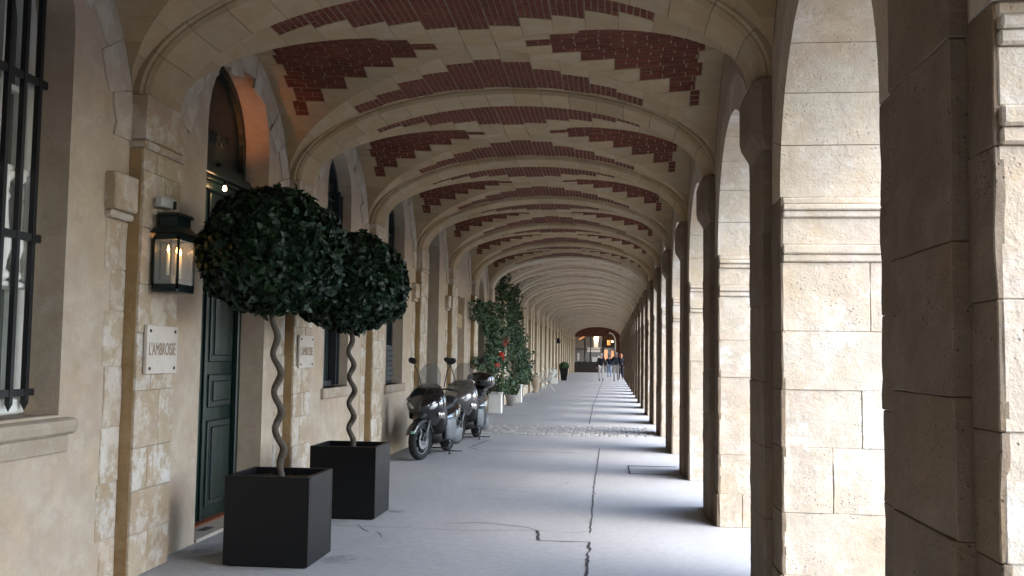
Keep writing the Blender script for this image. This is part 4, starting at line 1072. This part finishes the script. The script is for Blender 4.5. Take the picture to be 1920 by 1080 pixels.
# ------------------------------------------------------------------ climbing plants, pots, chair, box ball
def box_pot(name, x, y, w, h_, mat, lab, taper=0.):
    p_ = empty(name, (x, y, 0)); tag(p_, lab, 'planter')
    MB().box(-w/2, w/2, -w/2, w/2, .0, h_, taper).build('body', mat, p_, bevel=.008); MB().box(-w/2+taper-.015, w/2-taper+.015, -w/2+taper-.015, w/2-taper+.015, h_-.06, h_+.004).build('rim', mat, p_, bevel=.006)
    MB().box(-w/2+taper+.02, w/2-taper-.02, -w/2+taper+.02, w/2-taper-.02, h_+.005, h_+.02).build('soil', 'soil', p_); return p_
box_pot('planter', -3.19, 27.6, .36, .60, 'white_pot', 'tall white box planter below the red flowered climber'); box_pot('planter', -3.2, 34.0, .36, .62, 'white_pot', 'white box planter below the dense dark green climber')
gp = empty('plant_pot', (-3.15, 31.6, 0)); tag(gp, 'round grey pot with a leafy bush between the two white box planters', 'planter')
MB().lathe([(.13, 0), (.18, .30), (.2, .32), (.2, .36), (.17, .36), (.16, .31)], 20).build('body', 'grey_pot', gp, True); MB().lathe([(.0, .30), (.165, .31)], 20).build('soil', 'soil', gp)
def climber(x, y, zb, zones, n, seed, lab, flowers=()):
    T = empty('climbing_plant', (x, y, zb)); tag(T, lab, 'plant'); r_ = random.Random(seed); o = Vector((x, y, zb)); P = []
    for (cy, cz, ry, rz_, w, dx_) in zones:
        for i in range(int(n*w)):
            while True:
                a, b2 = r_.uniform(-1, 1), r_.uniform(-1, 1)
                if a*a+b2*b2 < 1.: break
            k = 1+.3*mnoise.noise(Vector((a*2, b2*3, seed)))
            yy, zz = cy+a*ry*k, cz+b2*rz_*k
            if mnoise.noise(Vector((yy*1.3, zz*2.2, seed*3)))< -.22: continue
            P.append((Vector((XWL+.08+dx_*abs(r_.gauss(.25, .3)), yy, zz))-o, Vector((.8, -.6, .3))))
    leaves('foliage', 'vine_leaf', P, .12, T, .6, .6, seed)
    s_ = MB()
    for k in range(6):
        cy, cz, ry, rz_, _, _ = zones[k % len(zones)]; pts = [(0, 0, 0)]
        for q in range(1, 8):
            f = q/7; pts.append((XWL+.14-x+.04*sin(q*2+k)+(1-f)*(x-XWL-.14)*.6, (cy-y)*f+r_.uniform(-.15, .15)+.25*sin(k*2.1), (cz+rz_*.7-zb)*f))
        s_.tube(pts, [.02-.015*q/7 for q in range(8)], 6)
    s_.build('stems', 'vine_bark', T, True)
    for (fx, fy, fz) in flowers:
        fl = MB()
        for q in range(7):
            a = q*2*pi/7; ell(fl, (fx-x+.04*cos(a), fy-y+.03*sin(q), fz-zb+.035*sin(a)), (.035, .02, .035), 8, 5)
        fl.build('flower', 'red_petal', T, True)
climber(-3.19, 27.6, .6, [(24.7, 2.75, .8, .28, .3, .6), (26.6, 2.6, 1.0, .5, .6, .7), (27.6, 1.9, 1.1, .6, .8, .7), (27.4, 1.25, .8, .4, .6, .8), (25.0, 1.45, .6, .2, .2, .8), (27.8, .75, .5, .25, .4, .8), (29.5, 3.2, .55, .6, .35, .7), (29.4, 2.2, .5, .5, .3, .7)], 900, 4, 'loose climbing plant with red flowers rising from the nearer white planter',
        [(-3.0, 27.4, 1.62), (-2.98, 27.0, 1.66), (-3.02, 27.7, 1.55), (-3.0, 28.4, 2.05), (-3.05, 28.8, 2.1), (-3.0, 26.3, 1.36), (-3.0, 28.0, 1.95)])
climber(-3.2, 34.0, .62, [(33.6, 3.6, .9, .55, .6, .4), (33.6, 2.8, 1.4, .6, 1., .45), (35.0, 2.0, 1.5, .7, 1.2, .5), (36.5, 1.3, 1.8, .6, 1.2, .6), (37.5, .9, 1.4, .4, .7, .5), (34.6, .85, .7, .35, .5, .7), (30.7, 3.75, .45, .4, .3, .4)], 1250, 9, 'dense dark green climber reaching the vault behind the red flowered one')
bu = empty('pot_shrub', (-3.15, 31.6, .31)); tag(bu, 'small leafy shrub growing in the round grey pot', 'plant'); r_ = random.Random(8); P = []
for i in range(420):
    d = Vector((r_.gauss(0, 1), r_.gauss(0, 1), r_.gauss(0, 1))).normalized(); P.append((Vector((d.x*.3, d.y*.35, .32+d.z*.3))*r_.uniform(.7, 1), d))
leaves('foliage', 'vine_leaf', P, .1, bu, .6, .3, 3); MB().tube([(0, 0, 0), (.02, 0, .3)], .012, 6).build('stem', 'vine_bark', bu)
# chair
ch = empty('garden_chair', (-2.98, 45.0, 0), radians(-50)); ch.scale = (1.2, 1.2, 1.08); tag(ch, 'round white wire garden chair standing against the left wall', 'chair')
rim = []
for i in range(33):
    t = 2*pi*i/32; rim.append((.50*cos(t), .10+.34*sin(t), .68+.28*sin(t)))
MB().tube(rim, .016, 6).build('rim', 'white_paint', ch, True)
for i in range(36):
    t = 2*pi*i/36; a = Vector((.50*cos(t), .10+.34*sin(t), .68+.28*sin(t))); c0 = Vector((.17*cos(t), -.02+.15*sin(t), .40)); m_ = (a+c0)/2+Vector((0, .06, -.05)); MB().tube([a, m_, c0], .014, 5).build('wire', 'white_paint', ch, True)
MB().tube([(.17*cos(2*pi*i/20), -.02+.15*sin(2*pi*i/20), .40) for i in range(21)], .012, 6).build('seat_ring', 'white_paint', ch, True)
for a, c0 in (((.15, -.1, .40), (.32, -.34, 0)), ((-.15, -.1, .40), (-.32, -.34, 0)), ((.15, .08, .40), (.30, .30, 0)), ((-.15, .08, .40), (-.30, .30, 0))): MB().tube([a, c0], .014, 6).build('leg', 'white_paint', ch, True)
ur = empty('stone_urn', (-3.22, 43.2, 0)); tag(ur, 'small pale stone urn beside the white wire chair', 'urn')
MB().lathe([(.14, 0), (.14, .06), (.09, .1), (.12, .2), (.2, .45), (.21, .62), (.17, .7), (.2, .74), (.16, .74)], 18).build('body', 'sill_stone', ur, True); MB().lathe([(.0, .70), (.16, .72)], 18).build('soil', 'soil', ur)
up_ = empty('plant_pot', (-3.2, 57, 0)); tag(up_, 'small brown pot on a pale block beyond the wire chair', 'planter')
MB().box(-.2, .2, -.2, .2, 0, .35).build('block', 'white_pot', up_); MB().lathe([(.14, .352), (.24, .6), (.25, .66), (.21, .66), (.2, .62)], 16).build('body', 'grey_pot', up_, True)
cp = empty('tapered_planter', (-2.97, 64.5, 0)); tag(cp, 'tall tapered black planter near the far end of the arcade', 'planter')
b_ = MB(); b_.add([(-.17, -.17, 0), (.17, -.17, 0), (.17, .17, 0), (-.17, .17, 0), (-.28, -.28, .80), (.28, -.28, .80), (.28, .28, .80), (-.28, .28, .80)], [(0, 3, 2, 1), (4, 5, 6, 7), (0, 1, 5, 4), (1, 2, 6, 5), (2, 3, 7, 6), (3, 0, 4, 7)]); b_.build('body', 'planter_metal', cp, bevel=.01)
MB().box(-.26, .26, -.26, .26, .801, .812).build('soil', 'soil', cp)
bx = empty('box_ball', (-2.97, 64.5, .80)); tag(bx, 'clipped round box shrub in the tapered black planter', 'shrub'); P = []
for i in range(1500):
    d = Vector((r_.gauss(0, 1), r_.gauss(0, 1), r_.gauss(0, 1))).normalized()
    if d.z < -.6: continue
    P.append((Vector((d.x*.33, d.y*.33, .14+d.z*.27))*r_.uniform(.85, 1.03), d))
leaves('foliage', 'box_leaf', P, .07, bx, .6, .1, 5); ell(MB(), (0, 0, .14), (.28, .28, .22)).build('inner_foliage', 'box_leaf', bx, True)
wl = empty('wall_lamp', (XWL, 62.5, 2.6)); tag(wl, 'small black wall lamp far along the left wall', 'lamp')
MB().box(0, .3, -.02, .02, .1, .13).build('arm', 'iron', wl); MB().lathe([(.02, .12), (.11, .06), (.12, -.16), (.08, -.2)], 12, (.3, 0, 0)).build('shade', 'iron', wl, True)

# ------------------------------------------------------------------ people
def skin(name, nodes, edges, mat, parent, root=0, sub=1):
    me = bpy.data.meshes.new(name); me.from_pydata([n_[0] for n_ in nodes], edges, [])
    o = bpy.data.objects.new(name, me); COL.objects.link(o); o.modifiers.new('k', 'SKIN')
    sv = me.skin_vertices[0].data
    for i, n_ in enumerate(nodes): sv[i].radius = n_[1] if isinstance(n_[1], tuple) else (n_[1], n_[1]); sv[i].use_root = (i == root)
    if sub: s_ = o.modifiers.new('s', 'SUBSURF'); s_.levels = s_.render_levels = sub
    bpy.context.view_layer.update()
    m2 = bpy.data.meshes.new_from_object(o.evaluated_get(bpy.context.evaluated_depsgraph_get())); bpy.data.objects.remove(o); bpy.data.meshes.remove(me)
    m2.materials.clear(); m2.materials.append(M[mat]); m2.polygons.foreach_set('use_smooth', [True]*len(m2.polygons)); m2.name = name
    return link(name, m2, parent)
def person(loc, rz, k, stride, top, legs, hair, lab, arm=.0, pack=False, coat=0., longhair=False):
    """facing +Y locally; k = height/1.75"""
    P = empty('person', loc, rz); tag(P, lab, 'person', 'people walking at the far end of the arcade'); V = lambda x, y, z: (x*k, y*k, z*k)
    s_ = stride
    hips = [V(-.095, 0, .92), V(.095, 0, .92)]; kn = [V(-.10, .5*s_+.03, .50), V(.10, -.28*s_+.03, .50)]; an = [V(-.10, .62*s_, .09), V(.10, -.75*s_, .10+.10*abs(s_))]; to = [V(-.11, .62*s_+.15, .035), V(.11, -.75*s_+.12, .035+.02*abs(s_))]
    sh = [V(-.19, 0, 1.42), V(.19, 0, 1.42)]; el_ = [V(-.245, -.35*s_-.02, 1.15), V(.245, .35*s_-.02, 1.15)]; wr = [V(-.25, -.35*s_+.06, .90), V(.25, .5*s_+.08, .92+arm)]
    N = [(V(0, 0, .96), .12*k), (V(0, 0, 1.15), .115*k), (V(0, -.01, 1.36), .125*k), (V(0, 0, 1.47), .055*k), (V(0, .02, 1.55), .055*k), (V(0, .02, 1.64), .088*k), (V(0, .015, 1.71), .075*k)]
    E = [(0, 1), (1, 2), (2, 3), (3, 4), (4, 5), (5, 6)]
    def add(p, rad, par): N.append((p, rad)); E.append((par, len(N)-1)); return len(N)-1
    for i in range(2):
        a = add(hips[i], .085*k, 0); a = add(kn[i], .056*k, a); a = add(an[i], .036*k, a); add(to[i], .034*k, a)
        a = add(sh[i], .055*k, 2); a = add(el_[i], .038*k, a); a = add(wr[i], .026*k, a)
        hx = wr[i]; h1 = add((hx[0], hx[1]+.01*k, hx[2]-.07*k), .03*k, a)
        sg = -1 if i == 0 else 1
        for q, (dx_, dy_, L) in enumerate(((-.012, .018, .07), (-.012, .006, .08), (-.012, -.007, .075), (-.012, -.02, .06))): add((hx[0]+dx_*sg*k, hx[1]+dy_*k+.01*k, hx[2]-(.07+L)*k), .008*k, h1)
        add((hx[0]-.02*sg*k, hx[1]+.045*k, hx[2]-.09*k), .009*k, h1)
    skin('body', N, E, 'skin', P)
    J = [(V(0, 0, .90-coat), .155*k), (V(0, 0, 1.1), .15*k), (V(0, -.01, 1.34), .155*k), (V(0, 0, 1.45), .075*k)]; JE = [(0, 1), (1, 2), (2, 3)]
    for i in range(2):
        J.append((sh[i], .075*k)); JE.append((2, len(J)-1)); J.append((el_[i], .057*k)); JE.append((len(J)-2, len(J)-1)); J.append((tuple(Vector(el_[i]).lerp(Vector(wr[i]), .93)), .042*k)); JE.append((len(J)-2, len(J)-1))
    skin('jacket', J, JE, top, P)
    T = [(V(0, 0, .95), .135*k)]; TE = []
    for i in range(2):
        T.append((hips[i], .105*k)); TE.append((0, len(T)-1)); T.append((kn[i], .075*k)); TE.append((len(T)-2, len(T)-1)); T.append((tuple(Vector(kn[i]).lerp(Vector(an[i]), .93)), .062*k)); TE.append((len(T)-2, len(T)-1))
    skin('trousers', T, TE, legs, P)
    for i in range(2): skin('shoe', [(V(an[i][0]/k, an[i][1]/k-.03, an[i][2]/k-.03), .05*k), (tuple(to[i]), .04*k)], [(0, 1)], 'shoe_dark', P)
    h_ = MB(); ell(h_, V(0, .0, 1.685), (.098*k, .108*k, .092*k), 14, 9)
    if longhair: ell(h_, V(0, -.06, 1.58), (.10*k, .06*k, .15*k), 12, 8)
    h_.build('hair', hair, P, True)
    f_ = MB(); ell(f_, V(0, .108, 1.63), (.014*k, .022*k, .022*k), 8, 5)
    for sx in (-1, 1): ell(f_, V(sx*.088, .02, 1.635), (.012*k, .022*k, .032*k), 8, 5)
    f_.build('nose_and_ears', 'skin', P, True)
    if pack: MB().loft([(-.30*k, 0, 1.22*k, .11*k, .15*k), (-.25*k, 0, 1.22*k, .15*k, .2*k), (-.15*k, 0, 1.23*k, .15*k, .21*k), (-.12*k, 0, 1.23*k, .12*k, .18*k)], 16, 3).build('backpack', 'backpack', P, True)
person((-.55, 64.6, 0), .05, 1.02, .10, 'jacket_black', 'trousers_beige', 'hair_grey', 'grey haired person in a dark jacket and pale trousers walking away, leftmost', coat=.10)
person((.42, 64.8, 0), -.06, 1.07, -.32, 'jacket_navy', 'trousers_beige', 'hair_grey', 'person in a navy jacket with a backpack and pale trousers, mid stride', pack=True)
person((-.02, 76., 0), .0, .98, .12, 'jacket_navy', 'jeans_blue', 'hair_brown', 'person in light blue jeans and dark top between the two nearer walkers')
person((.78, 69., 0), .1, 1.02, .2, 'jacket_black', 'jacket_navy', 'hair_red', 'red haired person in dark clothes walking beside the backpack wearer', longhair=True)

# ------------------------------------------------------------------ shop at the end of the arcade
SH = empty('shopfront', (XC, YEND, 0)); tag(SH, 'dark wooden shopfront with lit arched doorway closing the far end of the arcade', 'shop')
y = YEND; xl, xr = XWL-.3, XWR+.4
put(MB().box(xl, xr, y+4.0, y+4.1, 0, 4.9), 'rear_wall', 'shop_interior', SH); put(MB().box(xl, xr, y+.06, y+4.0, 4.55, 4.6), 'shop_ceiling', 'shop_interior', SH)
put(MB().box(xl, xr, y+.06, y+4.0, .0045, .02), 'shop_floor', 'shop_interior', SH); put(MB().box(xl-.1, xl, y+.06, y+4, 0, 4.6), 'shop_side', 'shop_interior', SH); put(MB().box(xr, xr+.1, y+.06, y+4, 0, 4.6), 'shop_side', 'shop_interior', SH)
put(MB().box(xl, -.62, y-.02, y+.05, .004, .95), 'base_panel', 'shop_wood', SH, bevel=.02)
put(MB().box(xl, -.62, y-.05, y+.06, .95, 1.03), 'window_sill', 'shop_wood', SH)
for xx in (xl+.1, -2.45, -1.9, -.74): put(MB().box(xx, xx+.08, y-.01, y+.05, 1.03, 3.4), 'window_post', 'shop_wood', SH)
put(MB().box(xl, -.62, y-.01, y+.05, 2.25, 2.32), 'glazing_bar', 'shop_wood', SH)
put(MB().box(xl+.18, -.66, y+.02, y+.028, 1.03, 4.3), 'shop_pane', 'clear_glass', SH)
# brown head of the shop above the glass
def head(x0, x1, zlow, rad_c, hw, zs, ri):
    mb = MB(); n = 16; P = [(rad_c-hw*cos(pi*i/n), zs+ri*sin(pi*i/n)) for i in range(n+1)]
    for a, b2 in zip(P[:-1], P[1:]): mb.add([(a[0], y, a[1]), (b2[0], y, b2[1]), (b2[0], y, 4.86), (a[0], y, 4.86)], [(0, 1, 2, 3)])
    mb.add([(x0, y, zlow), (P[0][0], y, zlow), (P[0][0], y, 4.86), (x0, y, 4.86)], [(0, 1, 2, 3)]); mb.add([(P[-1][0], y, 0), (x1, y, 0), (x1, y, 4.86), (P[-1][0], y, 4.86)], [(0, 1, 2, 3)])
    return mb
put(head(xl, xr, 3.5, -.08, .60, 3.1, .75), 'shop_head', 'shop_red', SH)
put(MB().box(-.66, .5, y-.02, y+.06, 2.45, 2.65), 'transom_bar', 'shop_wood', SH)
for xx in (-.62, -.10, .40): put(MB().box(xx, xx+.06, y+.0, y+.06, 2.65, 3.7), 'transom_mullion', 'shop_wood', SH)
pts = [(-.08+.63*cos(pi*i/14), y-.06, 3.1+.79*sin(pi*i/14)) for i in range(0, 8)]; put(MB().tube([(.55, y-.06, 0.02), (.55, y-.06, 1.5)]+pts, .055, 8), 'arch_moulding', 'shop_white', SH, smooth=True)
put(MB().box(-.60, .48, y+.03, y+.04, .03, 2.45), 'door_pane', 'clear_glass', SH)
for (x0, z0, w_, h_) in ((-.52, 1.2, .32, 1.05), (.14, 1.25, .26, .9), (-.25, 2.7, .3, .5)): put(MB().box(x0, x0+w_, y+1.2, y+1.3, z0, z0+h_), 'lit_display', 'shop_lit', SH)
ell_ = MB(); ell(ell_, (.25, y+.5, 3.05), (.07, .07, .07)); put(ell_, 'bulb', 'bulb', SH, smooth=True)
for (x0, z0, w_, h_) in ((-1.55, 2.45, .42, 1.5), (-2.2, 2.0, 1.25, .42), (-3.15, 1.15, .18, .75), (-1.15, 1.3, .3, .35), (-1.7, 1.05, .5, .45)): put(MB().box(x0, x0+w_, y+.5, y+.56, z0, z0+h_), 'display_board', 'shop_white', SH)
put(MB().add([(-3.1, y+.4, 3.2), (-2.9, y+.4, 3.2), (-2.0, y+.4, 3.75), (-2.1, y+.4, 3.9), (-3.1, y+.45, 3.2), (-2.9, y+.45, 3.2), (-2.0, y+.45, 3.75), (-2.1, y+.45, 3.9)], [(0, 1, 2, 3), (7, 6, 5, 4), (0, 4, 5, 1), (1, 5, 6, 2), (2, 6, 7, 3), (3, 7, 4, 0)]), 'neon_strip', 'shop_lit', SH)
ld = bpy.data.lights.new('shop_light', 'POINT'); ld.energy = 26; ld.color = (1, .75, .5); ld.shadow_soft_size = .3
lo = bpy.data.objects.new('shop_light', ld); COL.objects.link(lo); lo.parent = SH; lo.location = (0, .35, 3.6)
